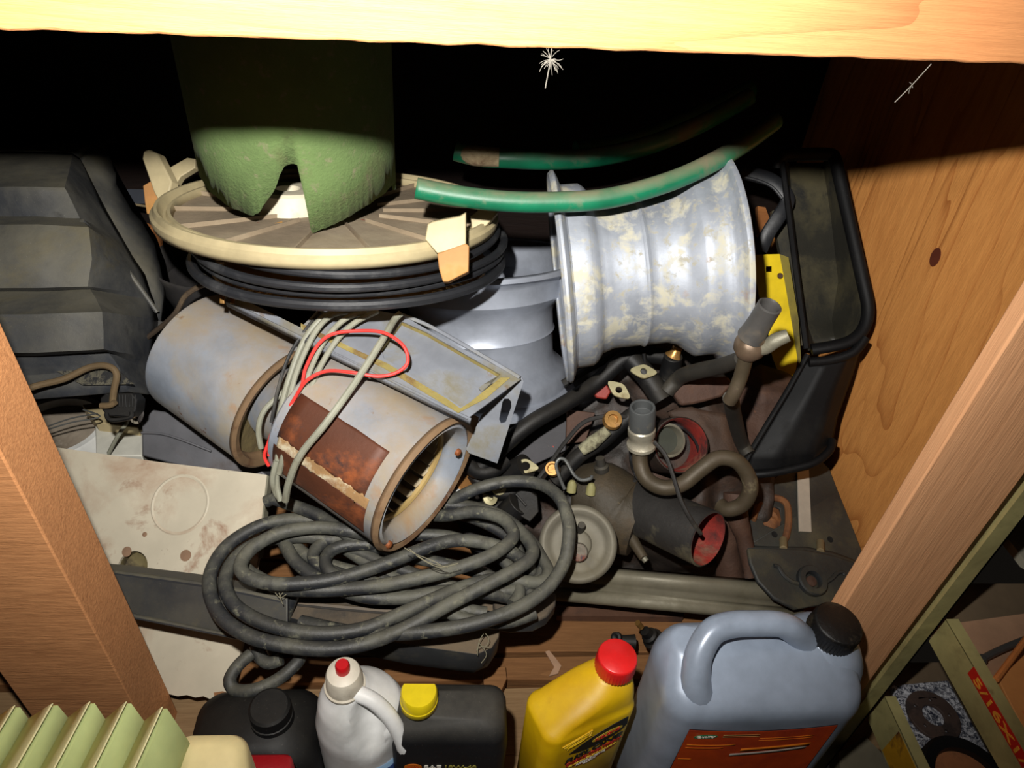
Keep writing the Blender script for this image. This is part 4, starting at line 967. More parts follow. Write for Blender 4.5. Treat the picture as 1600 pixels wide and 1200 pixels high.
# ------------------------------------------------------------------ coiled black hose
m_coil = grime('coil_rubber', (38, 40, 44), .42, 0, [((92, 92, 82), 18, .46, .68), ((32, 33, 36), 34, .55, .68), ((124, 122, 102), 90, .58, .72)], .2, bs=200, dust=((104, 100, 84), .42), speckle=.25)
t = thing('coiled_black_hose', 'long dusty black rubber hose lying in loose coils in front of the blower', 'hose')
zc = .205
coil = [
 ([(600, 838), (545, 806), (500, 812), (445, 812), (400, 824), (356, 852), (331, 890), (329, 930), (350, 968), (395, 996), (455, 1010), (520, 1014), (580, 1003), (645, 976), (700, 945), (760, 914), (812, 886), (832, 866), (826, 845), (800, 818), (768, 800), (720, 790), (660, 790), (600, 815), (530, 842), (470, 838), (410, 846), (370, 870), (352, 905), (362, 940), (396, 966), (450, 984), (510, 990), (570, 982), (620, 962), (680, 935), (730, 915), (780, 905), (840, 910), (856, 895), (846, 872), (826, 842), (790, 815), (740, 806), (680, 800), (640, 800)],
  .213, {11: 0, 12: .003, 13: .006, 14: .014, 15: .020, 16: .024, 17: .024, 18: .020, 19: .014, 20: .010, 36: -.004, 37: -.006, 38: -.006, 39: -.006, 40: -.006, 41: -.006, 42: -.004, 43: -.008, 44: -.020, 45: -.035}, 10),
 ([(470, 972), (560, 990), (620, 990), (690, 984), (750, 972), (810, 950), (856, 918), (880, 882), (888, 850), (888, 815), (874, 778), (845, 757), (800, 752), (750, 762), (700, 785), (650, 808)], .222, {0: -.03, 1: -.02, 2: -.008, 4: .004, 5: .008, 6: .012, 7: .018, 8: .026, 9: .034, 10: .036, 11: .030, 12: .022, 13: .014, 14: -.008, 15: -.035}, 10),
 ([(605, 846), (560, 832), (500, 824), (440, 832), (396, 855), (376, 882), (388, 902), (430, 912), (490, 910), (550, 898), (620, 874), (660, 858), (700, 846), (745, 846), (790, 858), (822, 880), (836, 905)], .232, {0: -.02, 14: -.006, 15: -.022, 16: -.04}, 10),
 ([(372, 872), (392, 896), (440, 918), (490, 922), (540, 920), (600, 914), (660, 902), (720, 886), (770, 866), (800, 842), (798, 824), (780, 808), (740, 800), (690, 806), (640, 800)], .222, {0: -.02, 1: -.012, 2: -.006, 5: .006, 6: .012, 7: .016, 8: .018, 9: .018, 10: .018, 11: .016, 12: .008, 13: -.008, 14: -.035}, 10),
 ([(430, 822), (444, 848), (460, 875), (490, 900), (520, 915), (570, 932), (630, 934), (690, 925), (750, 925), (805, 935)], .208, {0: -.005, 9: -.015}, 10),
 ([(610, 836), (560, 838), (520, 840), (496, 855), (490, 872), (505, 886), (540, 900), (600, 915), (650, 935), (700, 948), (760, 958)], .212, {0: -.01, 8: -.008, 9: -.012, 10: -.016}, 9.5),
 ([(615, 846), (575, 850), (540, 852), (516, 862), (508, 880), (522, 898), (560, 912), (620, 922)], .216, {6: -.008, 7: -.018}, 9.5),
 ([(560, 830), (600, 842), (650, 836), (700, 838), (745, 852), (780, 870), (802, 895), (812, 925), (800, 945)], .204, {}, 9.5),
 ([(520, 848), (560, 862), (600, 880), (650, 898), (700, 915), (745, 925), (800, 922), (838, 908), (850, 885)], .202, {}, 9.5),
 ([(540, 858), (575, 880), (620, 905), (665, 930), (700, 955), (730, 968), (790, 972), (835, 958)], .198, {}, 9.5),
 ([(650, 790), (700, 800), (745, 812), (790, 836), (812, 866), (812, 900), (830, 930)], .198, {}, 9.5),
 ([(416, 784), (428, 780), (450, 787), (500, 806), (535, 830), (575, 850), (620, 864)], .226, {0: -.004, 5: -.014, 6: -.02}, 10),
 ([(590, 855), (640, 870), (690, 880), (740, 892), (775, 905), (820, 928)], .196, {}, 9.5),
 ([(460, 850), (480, 868), (520, 884), (580, 900), (640, 918), (690, 940), (740, 975)], .197, {}, 9.5),
]
for pts, z, dz, w in coil:
    P_ = [Zh(x, y, z + dz.get(i, 0)) for i, (x, y) in enumerate(pts)]
    d = (P_[len(P_) // 2] - CAM).dot(F)
    obj('hose_length', G().tube(P_, pr(w * 1.05, .76), 14, sub=6), m_coil, t, ang=80)
for pts in ([(412, 915, .75), (405, 945, .755), (402, 985, .77), (410, 1015, .775)], [(440, 915, .75), (428, 940, .755), (418, 985, .77), (428, 1020, .775)], [(470, 905, .75), (452, 945, .755), (440, 985, .77)]):
    obj('hose_length', G().tube([A(*q) for q in pts], pr(9.5, .76), 12, sub=6), m_coil, t)
obj('hose_length', G().tube([A(*q) for q in [(392, 1022, .72), (372, 1040, .71), (359, 1062, .70), (368, 1078, .695), (396, 1078, .69), (430, 1064, .695), (456, 1044, .70), (470, 1024, .71), (455, 1005, .72)]], pr(10, .70), 14, sub=6), m_coil, t)
obj('hose_length', G().tube([A(*q) for q in [(400, 1008, .73), (405, 1025, .725), (420, 1036, .72), (440, 1030, .72)]], pr(10, .72), 12, sub=6), m_coil, t)
# printed characters on the hose
tcn = Zh(768, 965, .230); tv = ray(768, 965).normalized()
text('DAY 100', Zh(772, 964, .222) - tv * .0085, (R * .96 + U * .20), (U * .96 - R * .20), .040, .0045, flat('hose_print', (120, 118, 106), .7), t)
web_g = G()

# ------------------------------------------------------------------ engine parts at the right
m_iron = grime('oily_iron', (42, 37, 33), .5, .2, [((78, 54, 40), 7, .46, .7), ((30, 28, 28), 14, .55, .72), ((112, 94, 66), 18, .64, .76)], .35, 90)
m_rusty = grime('rusty_iron', (78, 54, 42), .7, .1, [((104, 72, 50), 8, .48, .7), ((52, 38, 34), 18, .50, .68), ((130, 84, 52), 34, .62, .74)], .4, 90)
m_blkp = grime('engine_black_plastic', (19, 19, 20), .5, 0, [((48, 44, 38), 12, .52, .75)], .15, dust=((66, 60, 50), .4), spec=.3)
m_alu = grime('cast_alu', (128, 124, 108), .5, .4, [((84, 76, 62), 14, .5, .7), ((170, 164, 144), 30, .62, .74)], .25, 140)
m_brass = grime('brass_end', (170, 128, 72), .35, .7, [((90, 60, 34), 30, .55, .7)], .1)
m_yzinc = grime('zinc_flange', (166, 158, 122), .5, .4, [((110, 92, 56), 22, .5, .7), ((60, 54, 44), 30, .64, .76)], .15)
m_redin = grime('red_inside', (148, 38, 26), .75, 0, [((70, 28, 24), 26, .40, .60), ((132, 112, 88), 12, .52, .68)], .4, 160)
m_pipe = grime('dirty_pipe', (76, 66, 50), .55, .25, [((70, 56, 42), 14, .5, .7), ((140, 128, 96), 24, .62, .76)], .15)
m_dpipe = grime('dark_rubber_pipe', (48, 45, 40), .6, 0, [((74, 68, 54), 10, .5, .75), ((90, 58, 40), 22, .66, .78)], .15, dust=((100, 92, 74), .4))
# heap base: a big casting under everything
t = thing('engine_casting', 'dark oily iron engine casting lying under the hoses, below the corroded rim', 'engine part')
ctl = [[(700, 640, 1.16), (800, 600, 1.16), (900, 545, 1.06), (1000, 520, 1.02), (1100, 520, 1.02), (1240, 540, 1.00)],
       [(700, 700, 1.12), (800, 680, 1.10), (900, 640, .97), (1000, 610, .96), (1100, 610, .95), (1230, 640, .96)],
       [(700, 760, 1.04), (800, 750, 1.0), (900, 730, .94), (1000, 720, .92), (1100, 720, .90), (1210, 740, .94)],
       [(720, 830, .97), (810, 820, .96), (900, 800, .95), (1000, 800, .91), (1100, 800, .90), (1200, 810, .93)],
       [(760, 900, .97), (830, 890, .97), (900, 880, .97), (1000, 880, .96), (1100, 880, .93), (1190, 890, .94)],
       [(790, 925, .96), (840, 925, .96), (900, 920, .97), (1000, 920, .97), (1100, 920, .97), (1190, 920, .97)]]
rows = sub_rows([[A(*q) for q in r] for r in ctl], 14, 12)
g = G().grid(rows)
for v in g.v:
    n = noise.noise(v * 22) * .020 + noise.noise(v * 55 + Vector((3, 1, 2))) * .008; v -= F * n
obj('casting', g, m_iron, t, ang=60, solid=.003)
def ring_flange(t, px, py, d, r_, ax, w=.5, ear=None, m=m_yzinc):
    """oval two-ear flange with a bore"""
    c = A(px, py, d); ax = V(*ax); r = pr(r_, d)
    e = ear or (1, .4); ed = (R * e[0] + U * e[1]); ed = (ed - ax * ed.dot(ax)).normalized(); ef = ax.cross(ed)
    out = []
    for i in range(28):
        a = 2 * math.pi * i / 28; k = 1 + .75 * abs(math.cos(a)) ** 4
        out.append(c + ed * math.cos(a) * r * k + ef * math.sin(a) * r * .95)
    return obj('flange', G().plate([out, circ(c, ax, r * w, 20)], -ax * .003), m, t, bev=.0005)
def stub(t, a, b, r1_, r2_=None, m=None, name='stub', **k):
    return obj(name, G().cyl(A(*a), A(*b), r1_, r2_), m or m_blkp, t, **k)
# injector rail with flanges
t = thing('injector_rail', 'black injector rail with pale oval flanges beneath the corroded rim', 'engine part')
obj('rail', G().tube([A(1052, 560, .90), A(985, 556, .90), A(930, 600, .90), A(880, 632, .88), A(820, 668, .865), A(745, 735, .87)], pr(13, .9), 14, sub=5), m_blkp, t)
obj('rail', G().tube([A(985, 560, .89), A(1012, 590, .885), A(1035, 625, .88)], pr(17, .9), 14, sub=4), m_blkp, t)
obj('rail', G().tube([A(880, 600, .91), A(930, 570, .91), A(978, 548, .91)], pr(7, .9), 10, sub=4), m_blkp, t)
ring_flange(t, 1006, 580, .865, 12, (.05, .35, -1), .45, (1, -.1))
ring_flange(t, 967, 609, .865, 12, (-.05, .35, -1), .45, (1, -.9))
ring_flange(t, 821, 728, .875, 12, (-.05, .45, -1), .6, (1, -.2))
stub(t, (790, 745, .90), (822, 728, .88), .016)
stub(t, (1045, 592, .90), (1052, 556, .875), .014, .0115, name='injector_body', bev=.001)
stub(t, (1040, 610, .905), (1046, 588, .895), .018, .014, name='injector_body', bev=.001)
obj('injector_tip', G().lathe(A(1052, 556, .875), A(1060, 540, .868) - A(1052, 556, .875), [(.0105, 0), (.0075, .004), (.006, .010), (.0068, .011), (.0068, .014), (.0035, .015), (.0035, .013)], 20), m_brass, t)
obj('inlet_nub', G().cyl(A(1008, 570, .88), A(1006, 552, .875), .0025), m_blkp, t)
# black board with red flecks
t = thing('black_flecked_plate', 'black metal plate with red paint flecks beside the upright rim', 'plate')
bp = [(836, 668), (886, 652), (884, 704), (800, 742), (790, 722)]
obj('plate', G().prism([A(x, y, .955) for x, y in bp], [A(x, y, .955) + F * .01 for x, y in bp]), grime('black_red_fleck', (52, 50, 54), .6, .1, [((206, 70, 50), 60, .68, .71), ((90, 86, 84), 80, .64, .72)], .1), t, bev=.001)
fb = [(886, 640), (930, 645), (915, 690), (884, 694)]
solo('rust_scrap', G().prism([A(x, y, .93) for x, y in fb], [A(x, y, .93) + F * .012 for x, y in fb]), m_rusty, 'small flat rust-brown scrap right of the red-flecked plate', 'scrap', bev=.001)
for x, y, s_ in ((945, 608, 14), (920, 596, 10)):
    pass
fb = [(930, 603), (948, 600), (955, 612), (948, 624), (932, 622), (926, 612)]
solo('red_block', G().prism([A(x, y, .90) for x, y in fb], [A(x, y, .90) + F * .02 for x, y in fb]), grime('faded_red', (140, 44, 34), .6, 0, [((70, 40, 36), 20, .5, .7)], .15), 'small faded red block left of the lower pale flange', 'block', bev=.002)
# second rail, corroded sleeve, brass ends
t = thing('fuel_rail', 'short black fuel rail with a corroded cream sleeve and brass-ended ports', 'engine part')
obj('rail', G().tube([A(868, 752, .89), A(905, 712, .88), A(940, 690, .875), A(985, 650, .865), (A(1010, 640, .865))], pr(12, .88), 14, sub=4), m_blkp, t)
obj('sleeve', G().tube([A(908, 704, .862), A(925, 692, .86), A(950, 672, .855)], .0075, 12, sub=5, rr=[.0068, .0088, .0062]), grime('corroded_cream', (150, 146, 118), .95, 0, [((84, 76, 60), 60, .45, .62)], .6, 240), t)
obj('port', G().lathe(A(958, 655, .848), V(.05, .3, -1), [(.0001, -.003), (.0055, -.003), (.0062, .001), (.0105, .001), (.012, -.006)], 20), m_brass, t)
obj('port', G().lathe(A(863, 732, .862), V(-.2, .3, -1), [(.0001, -.003), (.0055, -.003), (.0062, .001), (.0085, .001), (.009, -.008)], 20), m_brass, t)
stub(t, (912, 760, .90), (885, 790, .90), .014)
# silver spring clip
solo('spring_clip', G().tube([A(*q) for q in [(882, 764, .83), (874, 745, .828), (869, 728, .828), (873, 718, .828), (882, 718, .828), (890, 730, .828), (897, 742, .828), (908, 750, .828), (922, 748, .828), (925, 744, .83)]], pr(2.8, .83), 10, sub=5), m_steel, 'bent silver wire clip above the pale canister', 'clip')
for k, (x, y) in enumerate(((894, 756), (924, 760))):
    solo('pale_nub', G().lathe(A(x, y, .85), V(.1, 1, -.3), [(.006, -.010), (.0055, 0), (.003, .004), (.0001, .005)], 14), grime('yellow_nub', (140, 134, 88), .7, 0, [((80, 74, 50), 30, .5, .7)], .1), ('left', 'right')[k] + ' of two small yellowish nubs under the silver wire clip', 'nub', 'yellowish nubs')
t = thing('bleed_valve', 'small dark valve stub with a brass ring standing left of the large pipe', 'valve')
obj('stem', G().lathe(A(946, 768, .885), A(936, 708, .86) - A(946, 768, .885), [(.013, 0), (.012, .018), (.008, .022), (.0072, .030), (.009, .032), (.009, .038), (.006, .040), (.0055, .050), (.0001, .050)], 20), m_dpipe, t)
# vacuum canister
t = thing('vacuum_canister', 'round pale grey vacuum canister with a nub and rusty hub, right of the coil', 'canister')
ax = V(-.10, .16, -1); c = A(903, 850, .81); r = pr(61, .81)
m_can = grime('canister_grey', (112, 107, 94), .6, .25, [((88, 80, 62), 8, .5, .7), ((96, 98, 102), 12, .6, .75)], .12, dust=((116, 108, 86), .4))
obj('shell', G().lathe(c, ax, [(.0001, .006), (r * .30, .006), (r * .34, .004), (r * .36, .0), (r * .62, -.004), (r * .74, -.001), (r * .84, .004), (r * .92, .004), (r * .99, .001), (r, -.003), (r * .97, -.008), (r * .80, -.035), (r * .3, -.05), (.0001, -.05)], 64), m_can, t, ang=50)
obj('nub', G().cyl(A(905, 832, .812), A(909, 820, .795), .0042), m_dpipe, t, bev=.0005)
hc = A(904, 863, .800); obj('hub', G().lathe(hc, ax, [(.011, -.002), (.0095, .003), (.006, .004), (.0001, .002)], 18), grime('hub_rust', (120, 112, 100), .7, .2, [((120, 60, 44), 40, .5, .62), ((60, 66, 76), 60, .58, .66)], .4, 200), t, 'flaking rusty hub')
# throttle casting with two bores
t = thing('thermostat_housing', 'oily olive-brown casting with a thick black outlet pipe, red inside', 'engine part')
m_hous = grime('olive_casting', (60, 52, 38), .6, .1, [((84, 66, 44), 8, .46, .7), ((40, 36, 30), 14, .56, .72), ((150, 128, 86), 50, .68, .76)], .3, 120)
obj('housing', G().tube([A(895, 770, .90), A(935, 775, .895), A(965, 800, .89), A(1000, 816, .88)], .05, 28, sub=5, rr=[.030, .045, .050, .044]), m_hous, t, ang=60)
oc = A(1106, 842, .80); ax = V(.66, -.22, -.78); ra = pr(46, .80)
L_ = .125
g = G().lathe(oc - ax * L_, ax, [(ra * .80, -.01), (ra * .92, 0), (ra * 1.05, .004), (ra * 1.05, .016), (ra * .98, .018), (ra, L_), (ra * .93, L_ + .001)], 56)
m_bpipe = grime('black_pipe', (50, 48, 46), .5, .1, [((112, 104, 78), 11, .54, .7), ((84, 62, 46), 16, .60, .74)], .25, 120)
obj('outlet_pipe', g, m_bpipe, t)
obj('pipe_lining', G().lathe(oc - ax * .06, ax, [(ra * .88, .0), (ra * .92, .059), (ra * .94, .061)], 56), m_redin, t, 'red-orange pipe lining')
obj('pipe_bottom', G().lathe(oc - ax * .06, ax, [(.0001, 0), (ra * .90, 0)], 40), m_iron, t)
stub(t, (985, 838, .865), (1006, 872, .845), .0075, .0055, m_pipe, 'drain_screw', bev=.001)
obj('drain_screw_end', G().cyl(A(1006, 872, .845), A(1010, 877, .843), .0038), m_alu, t)
# upper throttle bore, red rim and grey inner tube
t = thing('red_throttle_bore', 'short round bore with bright red lining and a grey metal inner ring', 'engine part')
oc = A(1064, 695, .835); ax = V(.10, .12, -1); ra = pr(43, .835)
obj('bore', G().lathe(oc, ax, [(ra * 1.04, -.07), (ra * 1.06, -.012), (ra * 1.03, .0), (ra * .99, .001)], 56), m_iron, t)
obj('lining', G().lathe(oc, ax, [(ra * .98, .001), (ra * .93, -.002), (ra * .90, -.050)], 56), m_redin, t, 'red lining')
obj('bottom', G().lathe(oc, ax, [(.0001, -.050), (ra * .92, -.050)], 40), m_iron, t)
ic = A(1046, 688, .850)
obj('inner_ring', G().lathe(ic, V(.2, .1, -1), [(pr(27, .84), -.03), (pr(27, .84), .0), (pr(23, .84), .001), (pr(21, .84), -.008), (pr(19, .84), -.03)], 40), m_alu, t, 'grey metal ring')
obj('inner_plug', G().lathe(ic - V(.2, .1, -1) * .012, V(.2, .1, -1), [(.0001, 0), (pr(21, .84), 0)], 30), grime('grey_green', (54, 56, 46), .6, .1, [((50, 50, 44), 20, .5, .7)], .1), t)
obj('chrome_edge', G().lathe(A(1040, 715, .852), V(.1, .2, -1), [(pr(58, .85), -.002), (pr(58, .85), 0), (pr(54, .85), 0), (pr(54, .85), -.002)], 56, closed_prof=True), grime('dark_chrome', (70, 70, 72), .2, .9, [((30, 30, 30), 16, .5, .7)], .02), t)
# heater hose with crimped fitting
t = thing('heater_hose', 'bent dirty heater pipe with black rubber end and silver crimp collar', 'hose')
obj('rubber_end', G().lathe(A(1003, 668, .795), A(1004, 632, .775) - A(1003, 668, .795), [(.0135, -.002), (.0148, .004), (.0148, .026), (.0138, .030), (.011, .030), (.010, .020), (.0001, .018)], 28), grime('rubber_end', (70, 72, 72), .6, 0, [((110, 104, 90), 30, .58, .74)], .1), t, bev=.0005)
obj('crimp_collar', G().lathe(A(1002, 698, .81), A(1003, 664, .793) - A(1002, 698, .81), [(.0150, -.001), (.0165, .001), (.0165, .005), (.0140, .008), (.0135, .014), (.0155, .018), (.0155, .026), (.0130, .029)], 32), grime('crimp', (176, 170, 152), .4, .6, [((110, 100, 80), 20, .52, .7)], .1), t, 'silver crimp collar')
obj('pipe', G().tube([A(*q) for q in [(1001, 694, .81), (1000, 722, .815), (1010, 748, .81), (1036, 762, .80), (1066, 756, .80), (1094, 734, .80), (1122, 716, .80), (1150, 720, .80), (1168, 742, .805), (1172, 766, .81), (1160, 788, .82), (1138, 796, .83), (1126, 790, .84)]], pr(12.5, .80), 16, sub=6), m_pipe, t, 'dirty olive pipe', ang=80)
for v in ():
    pass
# T fitting near the plywood
t = thing('tee_fitting', 'old metal tee fitting with rubber socket and side stub in front of the yellow strip', 'fitting')
obj('socket', G().lathe(A(1174, 526, 0.675), A(1198, 486, 0.650) - A(1174, 526, 0.675), [(.0135, 0), (.0125, .006), (.0118, .014), (.0112, .022), (.0112, .040), (.0095, .041), (.0080, .038), (.0078, .020), (.0001, .018)], 28), grime('socket', (72, 70, 68), .45, .1, [((100, 90, 76), 20, .55, .72)], .1), t, 'black socket')
obj('ball', G().lathe(A(1166, 556, 0.690), A(1180, 520, 0.673) - A(1166, 556, 0.690), [(.0001, -.002), (.010, .0), (.0145, .006), (.0155, .012), (.0150, .017), (.0125, .020), (.0135, .023), (.0128, .027)], 28), grime('tee_metal', (116, 98, 80), .35, .6, [((74, 54, 40), 16, .5, .68)], .1), t)
obj('side_stub', G().tube([A(1180, 548, 0.680), A(1196, 543, 0.673), A(1212, 532, 0.665), A(1232, 524, 0.660)], .0075, 14, sub=5, rr=[.0055, .0070, .0072, .0060]), m_alu, t)
obj('down_pipe', G().tube([A(1166, 556, 0.690), A(1158, 586, 0.705), A(1148, 612, 0.715), A(1140, 626, 0.725)], .0072, 14, sub=5), m_pipe, t)
solo('curved_black_hose', G().tube([A(*q) for q in [(1158, 560, .715), (1126, 572, .76), (1090, 580, .81), (1062, 590, .86), (1042, 612, .87)]], pr(12, .84), 14, sub=6, rr=[.0075, .009, .0095, .0095, .0095]), m_dpipe, 'dark rubber hose running left from the tee fitting', 'hose')
solo('descending_rubber_pipe', G().tube([A(*q) for q in [(1142, 622, .74), (1147, 650, .80), (1158, 690, .87), (1170, 710, .87)]], .0085, 14, sub=6), m_dpipe, 'dark rubber pipe dropping below the tee fitting to the tray', 'pipe')
# rusty plates
fb = [(1052, 616), (1062, 602), (1090, 592), (1138, 588), (1146, 600), (1128, 620), (1100, 628), (1082, 632), (1064, 634)]
g = G().prism([A(x, y, .865) for x, y in fb], [A(x, y, .865) + F * .015 for x, y in fb]); solo('rusty_bracket', g, m_rusty, 'leaf-shaped rusty bracket below the curved black hose', 'bracket', bev=.003)
ctl = [[(1150, 590, .93), (1190, 570, .92), (1225, 582, .92), (1250, 600, .93)], [(1150, 640, .92), (1190, 620, .89), (1225, 620, .89), (1250, 640, .92)], [(1160, 700, .92), (1190, 690, .90), (1215, 680, .90), (1240, 690, .92)], [(1165, 740, .93), (1190, 730, .92), (1210, 730, .92), (1230, 735, .93)]]
g = G().grid(sub_rows([[A(*q) for q in r] for r in ctl], 6, 6)); lump(g, .004, 30)
solo('rusty_shield', g, m_rusty, 'broad rusty heat shield between tee fitting and black tray', 'shield', solid=.003, ang=60)
ctl = [[(1040, 645, .90), (1080, 635, .89), (1120, 645, .89), (1150, 660, .90)], [(1080, 680, .90), (1110, 680, .88), (1140, 690, .88), (1160, 700, .89)], [(1090, 730, .90), (1115, 735, .88), (1145, 730, .88), (1165, 740, .90)]]
g = G().grid(sub_rows([[A(*q) for q in r] for r in ctl], 6, 6)); lump(g, .006, 30, 2)
solo('rusty_manifold', g, grime('rust_red', (62, 44, 32), .7, .1, [((84, 58, 38), 10, .5, .7), ((56, 38, 34), 16, .56, .72)], .4, 90), 'rust-red manifold casting right of the red bore', 'engine part', solid=.006, ang=60)
g = G().tube([A(1148, 770, .88), A(1150, 800, .88), A(1165, 850, .885), A(1172, 900, .89)], .012, 10, sub=5, rr=[.012, .014, .010, .009]); lump(g, .003, 60)
solo('rusty_strap', g, m_rusty, 'twisted rusty strap between black outlet pipe and black bracket', 'strap', ang=60)
g = G().tube([A(1130, 800, .90), A(1135, 850, .91), A(1140, 905, .92)], .016, 10, sub=5); lump(g, .005, 50, 3)
solo('rusty_pipe_stub', g, m_rusty, 'short rusty pipe behind the open end of the black outlet pipe', 'pipe', ang=60)
# thin wires and connectors
m_wire = grime('thin_wire', (40, 38, 36), .5, 0, [((90, 84, 72), 20, .55, .72)], .1)
solo('thin_black_wire', G().tube([A(*q) for q in [(1022, 690, .79), (1040, 712, .785), (1052, 745, .78), (1064, 782, .775), (1080, 812, .775), (1095, 834, .785)]], pr(3.4, .79), 8, sub=6), m_wire, 'thin black wire running from the crimp collar into the outlet pipe', 'wire')
solo('thin_black_cable', G().tube([A(*q) for q in [(985, 652, .86), (950, 650, .855), (912, 660, .86), (884, 690, .865), (862, 720, .87), (838, 752, .87), (812, 790, .87), (780, 820, .88)]], pr(3.4, .86), 8, sub=6), m_wire, 'thin black cable sagging from the fuel rail towards the coiled hose', 'cable')
t = thing('black_connector', 'square black electrical connector just above the coiled hose loop', 'connector')
obj('barrel', G().cyl(A(782, 815, .89), A(812, 786, .875), .0165, seg=24), m_blkp, t, bev=.001)
cxp = [(806, 770), (822, 762), (840, 776), (842, 800), (828, 816), (812, 806)]
obj('shell', G().prism([A(x, y, .865) for x, y in cxp], [A(x, y, .865) + F * .022 for x, y in cxp]), m_blkp, t, bev=.0012)
obj('tab', G().tube([A(806, 772, .862), A(822, 790, .860)], .0014, 6), m_blkp, t)
for i, pth in enumerate(([(724, 716, .86), (744, 736, .865), (770, 735, .87), (790, 720, .88)], [(738, 740, .88), (760, 765, .88), (795, 770, .885), (830, 748, .89)], [(700, 770, .90), (740, 790, .90), (780, 792, .90), (800, 770, .90)])):
    solo('short_black_hose', G().tube([A(*q) for q in pth], (.0095, .008, .009)[i], 12, sub=6), m_blkp, ('thick black hose piece under the end plate of the blower frame', 'black hose piece left of the lowest pale flange', 'black hose piece behind the coil, right of the open drum')[i], 'hose', 'short black hoses')
t = thing('orange_disc', 'small orange-brown disc edge peeking out right of the open drum', 'disc')
obj('disc', G().lathe(A(722, 750, .87), V(.9, .3, -.35), [(.0001, 0), (.018, 0), (.018, .003), (.0001, .003)], 28), flat('disc_orange', (170, 120, 68), .6), t)
solo('bottle_cap', G().lathe(A(716, 774, .85), V(.2, .4, -1), [(.008, -.012), (.008, 0), (.006, .002), (.0001, .002)], 18), m_wht, 'small white plastic cap right of the open drum', 'cap')
for i, (x, y) in enumerate(((766, 778), (780, 762), (768, 804), (884, 930))):
    if i < 3: solo('pale_clip', G().lathe(A(x, y, .875), V(.3, .3, -1), [(.006, -.008), (.0095, -.002), (.009, .001), (.004, .002), (.003, -.002), (.0001, -.002)], 16), m_yzinc, ('pale round clip inside the big hose loop, left one', 'pale round clip nearest the lowest pale flange', 'pale ring clip just above the coil')[i], 'clip', 'pale clips')

# ------------------------------------------------------------------ metal channel, black bracket, white strip
m_ch = grime('dull_channel', (130, 124, 106), .5, .25, [((96, 90, 70), 10, .46, .7), ((146, 82, 46), 9, .66, .74), ((90, 62, 46), 40, .68, .74)], .12)
t = thing('metal_channel', 'dull ribbed metal channel lying in front of the engine parts', 'channel')
a0, a1 = A(850, 908, .905), A(1260, 945, .865)
dr = (a1 - a0).normalized(); pv = (U * 1.0 - F * .0); pv = (pv - dr * pv.dot(dr)).normalized(); pf = dr.cross(pv); pf = pf if pf.dot(F) > 0 else -pf
prof = [(.020, .020), (.019, .003), (.014, .000), (.004, .002), (.000, .006), (-.005, .004), (-.008, .008), (-.012, .003), (-.019, .0), (-.024, .004), (-.026, .018)]
obj('channel', G().grid([[a0 + pv * u + pf * w for u, w in prof], [a1 + pv * u + pf * w for u, w in prof]]), m_ch, t, solid=.0014, ang=25)
t = thing('black_gearbox_bracket', 'black pressed-steel bracket with grooves and a round boss at the right', 'bracket')
m_br = grime('bracket_black', (42, 44, 46), .55, .1, [((88, 80, 56), 9, .52, .76), ((66, 60, 46), 26, .56, .72), ((120, 72, 40), 14, .70, .78)], .2, 100, dust=((98, 92, 66), .25))
B0, B1, B2 = A(1180, 760, .945), A(1340, 860, .92), A(1240, 945, .86)
nB = (B1 - B0).cross(B2 - B0).normalized(); nB = nB if nB.dot(F) < 0 else -nB
bb = lambda l, k=0: [Ph(x, y, B0 + nB * k, nB) for x, y in l]
up = [(1165, 800), (1174, 770), (1218, 742), (1262, 730), (1286, 722), (1296, 732), (1310, 768), (1328, 812), (1346, 858), (1354, 885), (1320, 870), (1290, 860), (1170, 852)]
hole = [(1190, 802), (1212, 792), (1219, 795), (1220, 822), (1210, 826), (1194, 820)]
obj('upper_plate', G().plate([bb(up), bb(hole)], -nB * .004), m_br, t, bev=.001)
lo = [(1168, 856), (1205, 856), (1260, 858), (1300, 866), (1330, 876), (1350, 884), (1356, 893), (1344, 912), (1318, 936), (1290, 944), (1242, 952), (1210, 936), (1184, 908), (1172, 880)]
obj('lower_plate', G().plate([bb(lo, .016)], -nB * .006), m_br, t, bev=.0025, bseg=3)
obj('fold', G().grid([bb([(1170, 852), (1260, 853), (1300, 860), (1346, 880)], -.012), bb([(1168, 858), (1260, 860), (1300, 868), (1350, 886)], .014)]), m_br, t, solid=.003)
bc_ = bb([(1268, 908)], .018)[0]; rb = pr(24, .87)
obj('boss', G().lathe(bc_, nB, [(rb, -.004), (rb, .004), (rb * .92, .006), (rb * .58, .006), (rb * .5, .003), (rb * .5, -.002), (.0001, -.002)], 36), m_br, t)
obj('boss_pin', G().lathe(bc_ - nB * .001, nB, [(rb * .36, 0), (rb * .34, .002), (.0001, .003)], 20), m_rusty, t)
for l in ([(1209, 884), (1216, 886), (1224, 898), (1236, 908), (1248, 912)], [(1288, 912), (1300, 904), (1308, 896), (1316, 894), (1320, 898)]):
    obj('groove_ridge', G().tube(bb(l, .017), .0026, 8, sub=5), m_br, t)
for x, y in ((1224, 852), (1282, 856)):
    obj('pin', G().cyl(bb([(x, y - 10)], .004)[0], bb([(x, y + 6)], .012)[0], .0048, seg=14), grime('pin_tan', (128, 112, 80), .7, .2, [((90, 60, 40), 30, .5, .7)], .1), t, bev=.0008)
for x, y in ((1210, 835), (1297, 843)):
    obj('rivet_hole', G().lathe(bb([(x, y)], .0006)[0], nB, [(.0001, 0), (.0036, 0), (.0042, .0004)], 14), flat('hole_black', (8, 8, 8), .9), t)
g = G().lathe(bb([(1206, 808)], -.002)[0], nB, [(.0001, .004), (.006, .006), (.013, .002), (.022, -.004)], 20); lump(g, .003, 60)
